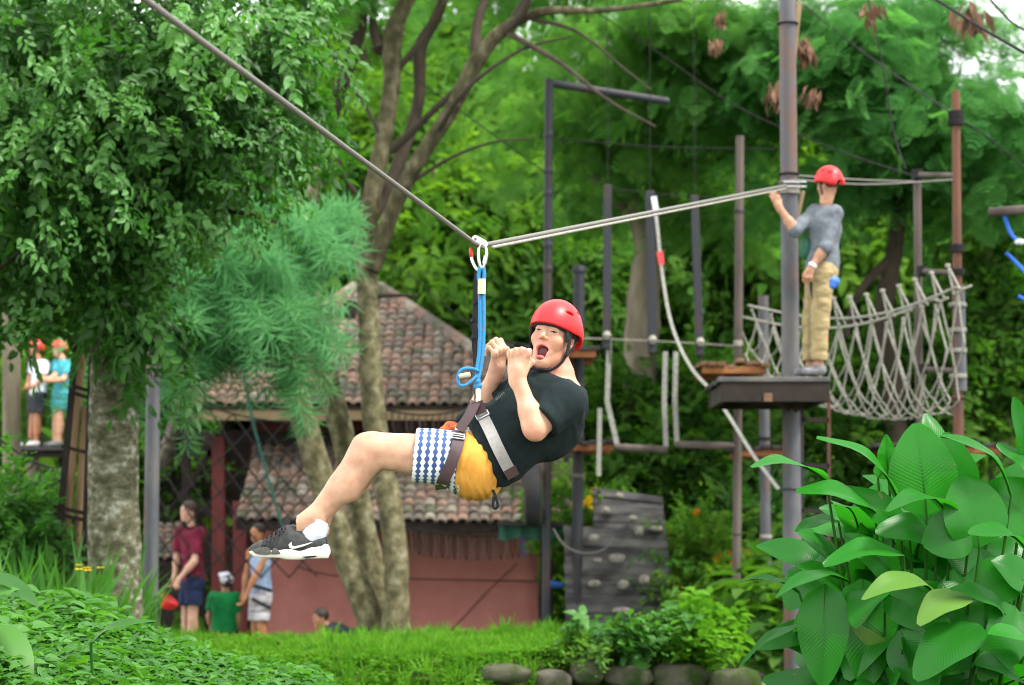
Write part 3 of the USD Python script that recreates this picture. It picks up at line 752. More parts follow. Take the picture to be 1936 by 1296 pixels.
def crown(tree, blobs, n, proto, mtl, r, scale=(.8, 1.25), droop=.5, limit=None, **kw):
    if proto == "fan": kw = {"tuft": 6, "spread": .42, **kw}
    P, D = crown_points(blobs, n, r, **kw)
    if limit is not None:
        q = CX + P[:, 0] / P[:, 1] * F < r.normal(limit, 40, len(P)); P, D = P[q], D[q]
    X = D * V(1, 1, .6) + r.normal(0, .45, D.shape) + V(0, 0, -droop)
    if proto == "fan": X = D * V(1, 1, .2) + r.normal(0, .5, D.shape) * V(1, 1, .4) + V(0, 0, -droop * .8)
    return instancer("crown", proto, P, frames(X, D * (.9 if proto != "fan" else .6) + V(0, 0, .6), roll=.35, r=r), r.uniform(*scale, len(P)), mtl, tree, "stuff")
def limb(tree, name, pts, m, n=None, sides=10, knots=.06):
    """pts: (px, py, Y, width in px)"""
    q = spline([(*at(a, b, Y), w / 2 / F * Y) for a, b, Y, w in pts], n or len(pts) * 6)
    mb = MB().tube(q[:, :3], q[:, 3], sides); v, f = mb.get()
    d = meshkit.fbm(v * 5.0, 3, 11) - .5
    ctr = np.vstack([np.repeat(q[:, :3], sides, 0), q[:1, :3], q[-1:, :3]]); rr = v - ctr
    return obj(name, (v + rr * (d * knots * 5)[:, None], f), m, tree, smooth=60)
rt = np.random.default_rng(21)
bl = lambda px, py, Y, rx, rz, ry=None: (at(px, py, Y), (rx / F * Y, (ry if ry is not None else rx / F * Y), rz / F * Y))

# broad-leaved tree at the left with the lichened trunk
t1 = thing("broadleaf_tree", "big broad leaved tree at the left with a thick lichen spotted trunk", "tree", at(215, 1160, 16.5))
limb(t1, "trunk", [(214, 1235, 16.5, 128), (216, 1150, 16.5, 106), (216, 1000, 16.5, 100), (214, 850, 16.5, 96), (216, 700, 16.5, 92), (222, 560, 16.5, 84), (240, 380, 16.6, 66), (285, 180, 16.7, 46), (340, -60, 16.8, 30)], "lichen_bark", 50, 14)
limb(t1, "branch", [(218, 600, 16.5, 56), (150, 470, 16.2, 40), (60, 330, 15.8, 26), (-60, 180, 15.4, 14)], "dark_bark")
limb(t1, "branch", [(235, 420, 16.6, 50), (330, 280, 16.3, 36), (460, 130, 16.0, 24), (560, -40, 15.8, 14)], "dark_bark")
limb(t1, "branch", [(225, 520, 16.5, 30), (320, 430, 16.0, 20), (430, 400, 15.6, 12), (520, 420, 15.2, 7)], "dark_bark")
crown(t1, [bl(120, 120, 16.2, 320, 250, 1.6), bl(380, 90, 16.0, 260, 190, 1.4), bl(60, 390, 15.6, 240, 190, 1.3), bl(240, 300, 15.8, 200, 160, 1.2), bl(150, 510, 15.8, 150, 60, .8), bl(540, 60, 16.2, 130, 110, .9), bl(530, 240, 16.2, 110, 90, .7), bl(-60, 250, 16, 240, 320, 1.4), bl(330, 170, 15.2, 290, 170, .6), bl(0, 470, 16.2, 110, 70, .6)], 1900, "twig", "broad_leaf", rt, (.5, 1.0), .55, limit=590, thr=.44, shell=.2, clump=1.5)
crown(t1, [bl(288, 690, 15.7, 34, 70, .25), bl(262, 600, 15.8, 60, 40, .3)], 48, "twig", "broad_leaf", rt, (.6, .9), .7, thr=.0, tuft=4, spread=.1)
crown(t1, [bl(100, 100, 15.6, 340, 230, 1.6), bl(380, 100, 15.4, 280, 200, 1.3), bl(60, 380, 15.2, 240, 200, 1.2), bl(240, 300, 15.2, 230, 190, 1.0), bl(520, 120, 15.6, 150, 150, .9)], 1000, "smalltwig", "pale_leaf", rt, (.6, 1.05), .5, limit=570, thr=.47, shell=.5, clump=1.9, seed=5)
for pts in ([(240, 420, 16.4, 16), (330, 380, 15.9, 11), (420, 300, 15.4, 7), (520, 250, 15.1, 4)], [(130, 460, 16, 14), (60, 470, 15.4, 9), (-20, 520, 15, 6)], [(220, 560, 16.4, 14), (280, 520, 15.8, 9), (330, 540, 15.3, 5)], [(330, 290, 16.2, 16), (300, 160, 15.6, 11), (250, 60, 15.2, 7)]): limb(t1, "branch", pts, "dark_bark", 16, 7)
# needle-leaved tree: two leaning stems
t2 = thing("needle_leaved_tree", "tree with two leaning stems and soft needle tufts hanging before the roof", "tree", at(705, 1205, 22.6))
limb(t2, "trunk", [(722, 1238, 22.5, 66), (700, 1170, 22.5, 54), (650, 1040, 22.5, 50), (606, 900, 22.5, 50), (564, 760, 22.5, 48), (534, 660, 22.3, 45), (505, 560, 22.0, 38), (470, 440, 21.6, 30), (440, 330, 21.2, 16)], "olive_bark", 50, 12)
limb(t2, "stem", [(728, 1200, 22.9, 52), (696, 1040, 22.95, 48), (662, 880, 22.95, 46), (624, 740, 22.9, 45), (598, 640, 22.8, 43), (584, 540, 22.6, 38), (580, 420, 22.3, 28), (600, 320, 22.0, 16)], "olive_bark", 44, 12)
limb(t2, "branch", [(586, 560, 22.6, 26), (520, 480, 21.8, 16), (420, 430, 21.0, 10), (330, 420, 20.4, 6)], "olive_bark")
limb(t2, "branch", [(536, 670, 22.3, 30), (450, 640, 21.4, 18), (380, 610, 20.8, 10)], "olive_bark")
blobs2 = [bl(430, 420, 20.8, 110, 80, .8), bl(560, 430, 21.4, 95, 70, .7), bl(480, 540, 20.8, 140, 85, .8), bl(370, 560, 20.4, 110, 120, .8), bl(600, 480, 21.6, 70, 70, .5), bl(400, 660, 20.4, 90, 60, .6), bl(520, 640, 20.8, 80, 50, .5), bl(330, 470, 20.4, 70, 90, .6), bl(500, 700, 20.9, 50, 40, .4), bl(640, 420, 21.6, 50, 50, .5), bl(310, 620, 20.4, 60, 60, .5)]
P2, D2 = [], []
p0, d0 = crown_points(blobs2, 150, rt, shell=.0, clump=1.6, thr=.40, tuft=1, spread=.01)
for p, d in zip(p0, d0):
    a = unit(d * V(1, .8, .3) + rt.normal(0, .5, 3) + V(.25, -.2, .1)); L_ = rt.uniform(.45, 1.0); m_ = int(L_ / .13)
    for q in range(m_):
        t_ = q / m_; P2.append(p + a * L_ * t_ + V(0, 0, -.35 * L_ * t_ * t_)); D2.append(a + V(0, 0, -.7 * t_) + rt.normal(0, .3, 3))
P2, D2 = np.array(P2), np.array(D2); keep2 = CX + P2[:, 0] / P2[:, 1] * F < rt.normal(625, 22, len(P2)); P2, D2 = P2[keep2], D2[keep2]
instancer("crown", "whorl", P2, frames(D2, roll=.35, r=rt), rt.uniform(1.0, 1.7, len(P2)), "needle_leaf", t2, "stuff")
for pts in ([(520, 480, 21.8, 9), (440, 520, 21, 6), (360, 560, 20.5, 4)], [(450, 640, 21.4, 10), (420, 700, 21, 6), (380, 720, 20.6, 4)], [(586, 500, 22.6, 12), (640, 450, 22, 8), (680, 470, 21.6, 5)]): limb(t2, "branch", pts, "olive_bark", 14, 7)
# feathery tree in the middle
t3 = thing("feathery_tree", "forked tree in the middle with bare grey stems and feathery crown", "tree", at(745, 1205, 22.8))
limb(t3, "trunk", [(748, 1238, 22.3, 74), (749, 1160, 22.3, 50), (748, 1040, 22.3, 46), (732, 930, 22.4, 46), (712, 830, 22.5, 45), (702, 720, 22.6, 44), (698, 600, 22.7, 42), (692, 480, 22.8, 41)], "olive_bark", 44, 12)
limb(t3, "branch", [(693, 500, 22.8, 40), (700, 390, 22.8, 36), (724, 270, 22.9, 33), (741, 150, 23, 32), (741, 75, 23, 38), (760, 20, 23, 30), (790, -40, 23, 24)], "moss_bark", 40, 12)
limb(t3, "branch", [(704, 510, 22.7, 34), (750, 380, 22.6, 31), (800, 290, 22.5, 30), (856, 205, 22.4, 29), (900, 118, 22.2, 31), (955, 55, 22, 24), (1030, 22, 21.8, 17), (1140, 20, 21.4, 11), (1290, 0, 21, 7)], "moss_bark", 50)
for pts in ([(735, 290, 22.9, 11), (690, 200, 22.8, 8), (640, 130, 22.6, 6), (600, 40, 22.4, 4)], [(830, 245, 22.4, 12), (880, 170, 22, 9), (985, 95, 21.8, 6), (1080, 70, 21.6, 4)], [(770, 350, 22.6, 9), (850, 300, 22.3, 7), (930, 270, 22, 5), (1010, 262, 21.8, 3)], [(960, 52, 22, 14), (990, 0, 22, 10), (1020, -40, 22, 7)], [(745, 140, 23, 14), (800, 70, 23, 11), (842, -20, 23, 8)], [(700, 400, 22.8, 10), (650, 330, 22.7, 8), (620, 250, 22.6, 5)], [(1000, 35, 21.9, 9), (1090, 60, 21.6, 6), (1180, 130, 21.3, 4), (1230, 170, 21, 3)]): limb(t3, "branch", pts, "dark_bark", 16, 7)
limb(t3, "branch", [(905, 118, 22.2, 30), (900, 60, 22.3, 20), (925, -30, 22.4, 14)], "dark_bark")
limb(t3, "branch", [(938, 70, 22.1, 24), (985, 30, 21.8, 18), (1010, -40, 21.6, 12)], "dark_bark")
limb(t3, "branch", [(700, 420, 22.8, 28), (745, 330, 23.2, 26), (790, 200, 23.5, 22), (795, 90, 23.6, 26), (830, 30, 23.8, 16), (850, -40, 24, 12)], "dark_bark")
limb(t3, "branch", [(720, 95, 23, 28), (705, 40, 23.2, 18), (712, -40, 23.3, 12)], "dark_bark")
limb(t3, "branch", [(740, 285, 22.9, 18), (830, 200, 22.7, 12), (870, 160, 22.5, 8)], "dark_bark")
limb(t3, "branch", [(594, 420, 23.4, 30), (610, 300, 23.4, 28), (640, 180, 23.5, 26), (680, 60, 23.6, 24), (690, -40, 23.7, 20)], "dark_bark")
limb(t3, "branch", [(790, 560, 22.6, 5), (716, 560, 22.7, 10), (700, 580, 22.7, 12)], "dark_bark", 10)
limb(t3, "branch", [(955, 60, 22, 12), (1060, 120, 21.4, 9), (1150, 190, 20.8, 6), (1240, 240, 20.3, 4)], "dark_bark")
obj("hollow", stone_mesh(at(662, 585, 22.6), V(.075, .05, .1), 4), "dark_timber", t3, smooth=True)
crown(t3, [bl(1120, 40, 26, 200, 55, 1.0), bl(1240, 110, 26, 150, 60, .9), bl(1010, 130, 26, 100, 45, .8), bl(900, -70, 24, 300, 60, 1.5), bl(620, -60, 23, 110, 50, 1.0), bl(1330, 60, 25.8, 130, 70, .9), bl(1280, 175, 23.0, 70, 40, .5), bl(1330, 250, 26, 100, 50, .6)], 700, "fan", "feather_leaf", rt, (.65, 1.05), .35, thr=.42, shell=.15)
# trees behind the ropes course
def back_tree(name, label, base, trunk, blobs, n, proto, leaf, bark="dark_bark", scale=(1.2, 2.0), branches=(), shell=.35, thr=.36, droop=.4):
    g0 = at(base[0], 0, base[2]); t = thing(name, label, "tree", (g0[0], g0[1], gz(g0[0], g0[1])))
    if trunk:
        p0 = trunk[0]; gp = HY - (gz((p0[0] - CX) / F * p0[2], p0[2]) - .15 - CAMZ) * F / p0[2]
        limb(t, "trunk", [(p0[0], gp, p0[2], p0[3] * 1.1)] + [q for q in trunk if q[1] < gp - 20], bark)
    for b in branches: limb(t, "branch", b, bark)
    crown(t, blobs, n, proto, leaf, rt, scale, droop, shell=shell, thr=thr)
    return t
back_tree("feathery_tree", "feathery tree with a kinked dark trunk behind the three hanging beams", (1205, 1010, 29),
          [(1205, 1020, 29, 76), (1205, 900, 29, 72), (1210, 700, 29, 66), (1218, 560, 29, 62), (1228, 470, 29, 56), (1205, 400, 29, 42), (1172, 330, 29, 34), (1170, 260, 29, 32), (1140, 190, 29, 26), (1120, 120, 29, 22), (1110, 20, 29, 14)],
          [bl(1200, 90, 28.5, 210, 110, 1.5), bl(1060, 230, 28.8, 150, 70, 1.0), bl(1280, 260, 28, 170, 80, 1.0), bl(1400, 130, 28, 170, 120, 1.4), bl(1380, 380, 28.4, 120, 70, .8), bl(1130, 380, 29.5, 110, 40, .6)], 800, "fan", "feather_leaf", "pale_bark", (.8, 1.3),
          [[(1226, 480, 29, 30), (1260, 400, 28.7, 22), (1300, 300, 28.4, 14)], [(1150, 210, 29, 16), (1180, 130, 28.8, 12), (1230, 60, 28.6, 8)], [(1206, 420, 29, 24), (1120, 330, 28.9, 18), (1060, 260, 28.8, 10)]])
back_tree("feathery_tree", "tall feathery blue green tree at the far right above the rope net", (1690, 900, 26),
          [(1705, 1000, 26, 44), (1690, 760, 26, 40), (1672, 600, 26, 36), (1690, 480, 26, 32), (1705, 340, 26, 28), (1690, 180, 26, 20), (1650, 20, 26, 14)],
          [bl(1640, 120, 25.5, 190, 120, 1.5), bl(1780, 210, 25, 120, 90, 1.0), bl(1580, 300, 26, 110, 110, 1.0), bl(1860, 250, 25, 110, 90, 1.0), bl(1740, 60, 26, 110, 90, 1.0), bl(1900, 360, 25.2, 90, 80, .9), bl(1500, 150, 26, 110, 150, 1.0), bl(1760, 360, 26.5, 130, 70, .7)], 1000, "fan", "blue_feather_leaf", "dark_bark", (.75, 1.2),
          [[(1690, 480, 26, 20), (1620, 560, 25.8, 14), (1600, 640, 25.6, 9)], [(1705, 340, 26, 16), (1800, 260, 25.4, 9)]])
back_tree("bark_trunk_tree", "pale trunked tree at the right edge half hidden by leaves", (1888, 900, 28),
          [(1893, 1000, 28, 52), (1890, 800, 28, 46), (1888, 640, 28, 42), (1885, 480, 28, 34), (1890, 300, 28, 22)],
          [bl(1900, 520, 27.8, 80, 60, .6), bl(1860, 430, 28, 90, 60, .7), bl(1940, 620, 28, 60, 120, .6)], 240, "twig", "deep_leaf", "pale_bark", (1.2, 1.8))
back_tree("pale_trunk_tree", "slim pale tree with bare twigs left of the dark goal frame", (824, 700, 34),
          [(822, 760, 34, 22), (824, 560, 34, 20), (820, 400, 34, 18), (830, 300, 34, 12)],
          [bl(850, 380, 34, 110, 70, 1.0), bl(930, 430, 33, 110, 60, .9), bl(800, 300, 34, 80, 50, .7)], 260, "twig", "bright_leaf", "pale_bark", (1.5, 2.2),
          [[(822, 420, 34, 10), (790, 370, 33.6, 6), (760, 350, 33.4, 4)]])
kinds = [("bright_leaf", "twig", "sunlit leafy tree"), ("deep_leaf", "smalltwig", "dark leafy tree"), ("broad_leaf", "twig", "green leafy tree"), ("feather_leaf", "fan", "soft feathery tree")]
spots = [(650, 260, 36, 150, 0, "between the two leaning stems"), (860, 230, 38, 150, 0, "behind the forked grey tree"), (560, 480, 33, 110, 2, "above the peak of the tiled roof"), (960, 380, 36, 130, 0, "behind the upright of the goal frame"),
         (800, 520, 33, 130, 0, "right of the roof peak above the rider"), (1010, 560, 33, 110, 1, "behind the rider's helmet"), (1150, 520, 37, 130, 2, "behind the first hanging beam"), (1330, 500, 35, 130, 1, "behind the third hanging beam"),
         (1300, 330, 40, 150, 3, "high behind the hanging beams"), (1480, 420, 35, 130, 0, "behind the tall grey pole"), (1600, 480, 36, 130, 0, "behind the man on the platform"), (1730, 520, 37, 140, 2, "behind the small ladder frame"),
         (1860, 480, 38, 140, 2, "behind the rusty pole"), (60, 300, 34, 200, 1, "far behind the left crown"), (330, 200, 36, 200, 1, "deep behind the big left tree"), (420, 640, 33, 120, 1, "left of the tiled roof"),
         (1780, 300, 42, 150, 3, "far up right behind the wires"), (1480, 200, 42, 170, 3, "far behind the top of the tall pole"), (1010, 200, 42, 160, 0, "high behind the goal frame's corner"), (150, 800, 37, 170, 1, "behind the left wooden posts"), (690, 110, 40, 150, 1, "behind the fork of the grey tree at the top"), (830, 60, 44, 130, 0, "at the top edge beyond the forked tree"), (560, 90, 42, 140, 1, "at the top edge right of the left crown")]
for px, py, Y, r_, k, where in spots:
    lm, pr_, lab = kinds[k]
    back_tree("background_tree", f"{lab} {where}", (px, 950, Y), [(px + 8, 1000, Y, 30), (px, py + 120, Y, 24), (px - 6, py - 40, Y, 14)],
              [bl(px, py, Y, r_, r_ * .8, 1.8), bl(px + .6 * r_, py + .5 * r_, Y, .7 * r_, .5 * r_, 1.2), bl(px - .6 * r_, py + .45 * r_, Y, .7 * r_, .5 * r_, 1.2), bl(px, py + 1.0 * r_, Y + .3, .8 * r_, .6 * r_, 1.0)],
              330 if k != 3 else 450, pr_, lm, "dark_bark", (1.6, 2.6) if k != 3 else (1.1, 1.7), shell=.4, thr=.36)
# undergrowth on the slope behind: reads as one mass
P = []
r = np.random.default_rng(8)
xs = r.uniform(-17, 17, 5200); ys = 31 + 27 * r.random(5200) ** 1.3
hgt = r.random(5200) ** 1.5 * 2.6
m_ = np.abs(xs) < ys * .30; xs, ys, hgt = xs[m_], ys[m_], hgt[m_]
P = np.stack([xs, ys, ground(xs, ys) + hgt], 1); X = r.normal(0, 1, P.shape) * V(1, 1, .4) + V(0, -.8, -.2)
gname = instancer("undergrowth", "bigtwig", P, frames(X, roll=.4, r=r), r.uniform(1.4, 2.6, len(P)), "bright_leaf", None, "stuff")
tag(gname, "dense dark undergrowth covering the slope behind the course", "undergrowth")
# ---------------------------------------------------------------- ropes course: poles, beams, nets, platforms
def gpy(px, Y, sink=.1):
    """the photo row where the ground meets a vertical at px, distance Y"""
    return HY - (gz((px - CX) / F * Y, Y) - sink - CAMZ) * F / Y
def pole(name, label, x0, y0, x1, Y, wpx, m, y1=None, cap=False, bands=(), cat="pole", wtop=None, group=None):
    y1 = gpy(x1, Y) if y1 is None else y1
    a, b = at(x1, y1, Y), at(x0, y0, Y); r = wpx / 2 / F * Y; r2 = (wtop or wpx) / 2 / F * Y
    t = thing(name, label, cat, a, group)
    obj("shaft", MB().tube(np.linspace(a, b, 10), np.linspace(r, r2, 10), 16), m, t, smooth=40)
    if cap: obj("cap", MB().tube([b + V(0, 0, -.02), b + V(0, 0, .01), b + V(0, 0, .05), b + V(0, 0, .06)], [r2 * 1.25, r2 * 1.3, r2 * 1.1, r2 * .4], 14), "dark_pole_paint", t, smooth=30)
    for py, mt, h, k in bands:
        c = b + (a - b) * (py - y0) / (y1 - y0); mb = MB()
        n = max(int(h / .022), 1)
        for i in range(n):
            q = c + V(0, 0, (i - n / 2) * .02); mb.tube([q, q + V(0, 0, .01), q + V(0, 0, .02)], [r * k, r * (k + .14), r * k], 14)
        obj("lashing" if "rope" in mt or "strap" in mt else "collar", mb, mt, t, smooth=30)
    return t
YP = 18.25
main = pole("tall_pole", "tall grey steel pole with rust streaks standing through the small platform", 1488, -40, 1501, YP, 36, "pole_paint", wtop=31,
     bands=((45, "dark_pole_paint", .03, 1.05), (352, "steel_cable", .10, 1.05), (362, "pale_rope", .08, 1.06), (330, "dark_rope", .03, 1.03), (925, "dark_pole_paint", .03, 1.03), (1090, "dark_pole_paint", .02, 1.03)))
S_ = MB()
for q in (-1, 1): S_.cyl(at(1486, 351, 18.1) + V(-.03, -.06, q * .02), at(1500, 352, 18.05) + V(.10, -.08, q * .02), .008, n=8)
obj("cable_clamp", S_, "steel", main)
obj("cable_tail", MB().tube(spline([at(1500, 352, 18.12), at(1512, 348, 18.0), at(1508, 340, 18.0), at(1502, 348, 18.05)], 12), .006, 6), "steel_cable", main, smooth=True)
obj("wooden_pad", MB().box(at(1511, 395, 18.34), (.03, .08, .30), Rotation.from_euler("y", 12, degrees=True).as_matrix(), .005).box(at(1504, 60, 18.3), (.05, .1, .5), Rotation.from_euler("y", 6, degrees=True).as_matrix(), .005), "tan_fascia", main)

goal = thing("goal_frame", "dark goal shaped frame of one upright and a slanting top beam", "frame", at(1034, 1000, 24))
b0, b1 = at(1032, gpy(1032, 24), 24), at(1038, 150, 24)
obj("upright", MB().tube(np.linspace(b0, b1, 8), .048, 14), "dark_pole_paint", goal, smooth=40)
obj("beam", MB().tube(np.linspace(at(1036, 157, 24), at(1262, 192, 24.6), 8), .046, 14), "dark_pole_paint", goal, smooth=40)
for py in (262, 330, 372, 470, 515):
    c = b1 + (b0 - b1) * (py - 150) / (gpy(1032, 24) - 150); obj("collar", MB().tube([c, c + V(0, 0, .02), c + V(0, 0, .05), c + V(0, 0, .07)], [.05, .058, .058, .05], 12), "dark_pole_paint", goal, smooth=30)
pole("capped_pole", "brown capped post standing just behind the rider's helmet", 1095, 512, 1090, 24, 21, "dark_pole_paint", cap=True, bands=((900, "steel_cable", .05, 1.06), (830, "dark_rope", .06, 1.06)))
pole("thin_post", "weathered grey post left of the tall grey pole", 1399, 258, 1391, 23, 16, "weathered_pole", bands=((400, "dark_pole_paint", .05, 1.1), (650, "pale_rope", .08, 1.1), (1010, "dark_pole_paint", .04, 1.1)))
pole("short_post", "blue grey post with lashing right behind the tall pole's left side", 1443, 560, 1450, 23.5, 20, "pole_paint", bands=((1015, "pale_rope", .05, 1.1), (830, "dark_rope", .05, 1.1)))
lf = thing("post_frame", "two post frame with cross logs right of the man on the platform", "frame", at(1770, 900, 21))
for (xa, ya, xb, w, m) in ((1734, 326, 1742, 15, "weathered_pole"),):
    obj("post", MB().tube(np.linspace(at(xb, gpy(xb, 21), 21), at(xa, ya, 21), 8), w / 2 / F * 21, 14), m, lf, smooth=40)
for (ax, ay, bx, by) in ((1728, 331, 1806, 332), (1738, 513, 1808, 516), (1742, 698, 1810, 702)):
    obj("crossbar", MB().tube([at(ax, ay, 20.95), at(bx, by, 20.3)], .026, 10), "weathered_pole", lf, smooth=40)
    obj("lashing", MB().tube([at(ax + 6, ay, 20.9) + V(0, 0, -.05), at(ax + 6, ay, 20.9) + V(0, 0, .05)], .055, 10), "dark_rope", lf, smooth=40)
pole("rusty_pole", "rusty brown pole with four white rope rings at its lower blue part", 1807, 172, 1816, 20.2, 24, "rusty_pole", wtop=15,
     bands=((224, "dark_rope", .16, 1.15), (470, "dark_rope", .10, 1.12), (515, "dark_rope", .07, 1.12), (577, "pale_strap", .05, 1.35), (625, "pale_strap", .06, 1.35), (664, "pale_strap", .05, 1.35), (712, "pale_strap", .05, 1.35), (752, "rusty_pole", .04, 1.05)))
obj("painted_sleeve", MB().tube(np.linspace(at(1811.5, 540, 20.2), at(1816, 740, 20.2), 4), 12.2 / F * 20.2, 16), "pole_paint", stage.GetPrimAtPath("/World/rusty_pole"), smooth=40)
pole("grey_pole", "plain grey steel pole beside the lichened trunk at the left", 291, 640, 283, 19.5, 30, "pole_paint", wtop=26)
for k, (xa, ya, xb, w) in enumerate(((157, 640, 102, 17), (163, 770, 129, 15))):
    t = pole("wooden_post", ("long leaning tan timber post beside the two people at far left" if k == 0 else "shorter leaning tan timber post next to the lichened trunk"), xa, ya, xb, 17.3, w, "tan_post", y1=gpy(xb, 17.3))
lad = thing("leaning_ladder", "dark leaning steel ladder at the far left in front of the wooden posts", "ladder", at(120, 1060, 17.1))
for xa, xb in ((146, 88), (176, 152)):
    obj("rail", MB().bar(at(xb, gpy(xb, 17.1), 17.1), at(xa, 630, 17.1), .05, .04, (0, 1, 0)), "dark_timber", lad)
for py in (732, 745, 848, 962, 975, 1050):
    t_ = (py - 630) / 430; obj("rung", MB().bar(at(146 - 58 * t_, py - 4, 17.1), at(176 - 24 * t_, py + 8, 17.1), .03, .03), "dark_timber", lad)
pole("stump_post", "pale rough trunk post at the far left edge", 22, 560, 22, 21, 34, "pale_bark")
pole("stump_post", "short pale post under the feet of the two people at far left", 62, 842, 60, 30.5, 20, "pale_bark")

# hanging beams
for k, (xa, ya, xb, yb, w, lab) in enumerate(((1149, 350, 1147, 660, 15, "first dark hanging beam, nearest the goal frame"), (1229, 362, 1233, 668, 17, "middle dark hanging beam with a white webbing at its side"), (1313, 370, 1323, 672, 15, "third dark hanging beam, nearest the weathered post"))):
    t = thing("hanging_beam", lab, "beam", at(xb, yb, 23), None)
    a, b = at(xa, ya, 23), at(xb, yb, 23); wd = w / F * 23
    obj("beam", MB().bar(a, b, wd, wd * .8, (0, 1, 0), .008), "dark_pole_paint", t, smooth=False)
    obj("sling", MB().tube([at(xa - 2, -30, 23.2), at(xa, 180, 23.05), a], .0045, 6), "dark_rope", t, smooth=True)
    obj("shackle", MB().tube([b + V(0, -.06, .10), b + V(0, -.07, .14), b + V(0, -.06, .18)], [.03, .05, .03], 10), "pale_rope", t, smooth=30)
    for dx, h in ((-1, 16), (3, 26)):
        obj("link", MB().tube([b + V(dx * .01, 0, 0), b + V(dx * .012, 0, -h / F * 23)], .010, 6), "dark_rope", t)
# straps and log swings
def strap(label, pts, w=.05, m="pale_strap", name="strap", n=24):
    q = spline([at(*p) for p in pts], n)
    return solo(name, MB().ribbon(q, np.tile(V(0, -1, .05), (n, 1)), w, .008), m, label, "strap", smooth=30)
st = strap("long white webbing sagging from the middle hanging beam to the low platform", [(1236, 372, 22.9), (1243, 430, 22.8), (1250, 500, 22.7), (1264, 590, 22.5), (1283, 650, 22.3), (1310, 700, 22.1), (1345, 740, 21.9), (1380, 790, 21.7), (1425, 862, 21.5), (1472, 925, 21.3)], .034, n=40)
obj("red_mark", MB().ribbon([at(1247, 476, 22.65), at(1249, 488, 22.63), at(1250.5, 500, 22.62)], np.tile(V(0, -1, .05), (3, 1)), .062, .012), "red_anodised", st)
obj("ladder_buckle", MB().ribbon([at(1236, 372, 22.85), at(1238, 385, 22.84), at(1241, 402, 22.83)], np.tile(V(0, -1, .05), (3, 1)), .06, .014), "white_cotton", st)
for k, (la, lb, s) in enumerate((((1165, 846), (1262, 851), (1150, 1258)), ((1277, 841), (1392, 844), (1278, 1391)))):
    t = thing("log_swing", "log step hung on straps left of the weathered post" if k else "log step hung on straps behind the rider's back", "swing", at((la[0] + lb[0]) / 2, la[1], 23))
    obj("log", MB().tube(np.linspace(at(*la, 23), at(*lb, 23), 5), [.038, .042, .042, .042, .038], 12), "weathered_pole", t, smooth=40)
    for q, x_ in enumerate(s):
        if k and q: continue
        ty = 640 if x_ < 1200 else 665
        obj("strap", MB().ribbon([at(x_ + (0 if q or k else 2), ty, 23), at(x_ - 2, 760, 23), at((la[0] + 3 if (q == 0) else lb[0] - 3), la[1], 23)], np.tile(V(0, -1, 0), (3, 1)), .055, .008), "pale_strap", t)
strap("narrow pale strap hanging right of the rider's back", [(1134, 772, 23), (1132, 900, 23)], .05, n=6)
# wires
def wire(label, pts, r=.009, m="dark_rope", name="wire"):
    return solo(name, MB().tube(spline([at(*p) for p in pts], 40), r, 6), m, label, "wire", smooth=True)
wire("dark stay wire from the top edge down to the top of the tall rusty pole", [(1480, -20, 24), (1640, 105, 23), (1800, 215, 20.4)], .009)
wire("thick dark cable crossing the sky patch at the upper right corner", [(1755, -10, 16), (1850, 50, 15.5), (1950, 108, 15)], .011)
wire("dark wire above the thick cable in the upper right corner", [(1868, -5, 16), (1910, 40, 15.8), (1945, 62, 15.6)], .008)
wire("dark wire slanting behind the tall pole from the feathery crown", [(1060, -20, 25), (1230, 90, 24.6), (1400, 205, 24), (1600, 290, 23), (1735, 335, 21.2)], .008)
wire("thin wire running from the goal frame towards the tall pole", [(1038, 262, 24), (1250, 278, 24), (1480, 282, 24)], .007)
wire("second thin wire under the goal beam between the hanging beams", [(1150, 355, 23.1), (1230, 366, 23.1), (1320, 372, 23.1), (1398, 376, 23.1)], .006)
wire("pale double cable between the man's helmet and the ladder frame", [(1500, 332, 18.4), (1620, 340, 19.5), (1738, 344, 21)], .008, "steel_cable")
wire("lower pale cable between the tall pole and the rusty pole", [(1500, 340, 18.4), (1640, 349, 19.5), (1806, 340, 20.2)], .008, "steel_cable")
wire("wire leading right from the lashing of the rusty pole", [(1808, 222, 20.2), (1870, 262, 20.6), (1950, 330, 21)], .008)
wire("long thin wire over the roof behind the lanyard", [(560, 380, 26), (760, 510, 26), (905, 625, 25.5), (1030, 660, 24)], .007)
wire("thin stay wire from the forked tree to the goal frame", [(700, 90, 23), (870, 210, 23.5), (1036, 330, 24)], .007)
wire("slack black rope along the red wall below the shoe", [(560, 1070, 26.6), (600, 1083, 26.6), (690, 1092, 26.6), (1020, 1100, 26.6)], .009)
wire("horizontal guide wire at foot height right of the helmet", [(1100, 640, 23.8), (1250, 646, 23.6), (1398, 655, 23)], .009, "pale_rope")
wire("dark wire dropping through the feathery crown at the upper right", [(1640, -10, 23), (1668, 120, 23), (1690, 250, 23), (1712, 320, 22.5)], .009)
# beam with blue rope at the right edge
bb = thing("log_beam", "grey log beam with blue ropes at the right edge", "beam", at(1905, 402, 20))
obj("log", MB().tube([at(1872, 402, 20), at(1975, 394, 19.6)], .045, 12), "weathered_pole", bb, smooth=40)
for pts in (((1898, 404, 19.9), (1910, 440, 19.9), (1930, 462, 19.8)), ((1902, 478, 19.9), (1922, 498, 19.9), (1945, 522, 19.8)), ((1925, 560, 19.9), (1935, 566, 19.9), (1950, 575, 19.9))):
    obj("blue_rope", MB().tube(spline([at(*p) for p in pts], 12), .018, 8), "bright_blue_rope", bb, smooth=True)
obj("knot", Solid().ell(at(1928, 458, 19.8), np.eye(3), (.05, .04, .03)).mesh(.012), "white_cotton", bb, smooth=True)
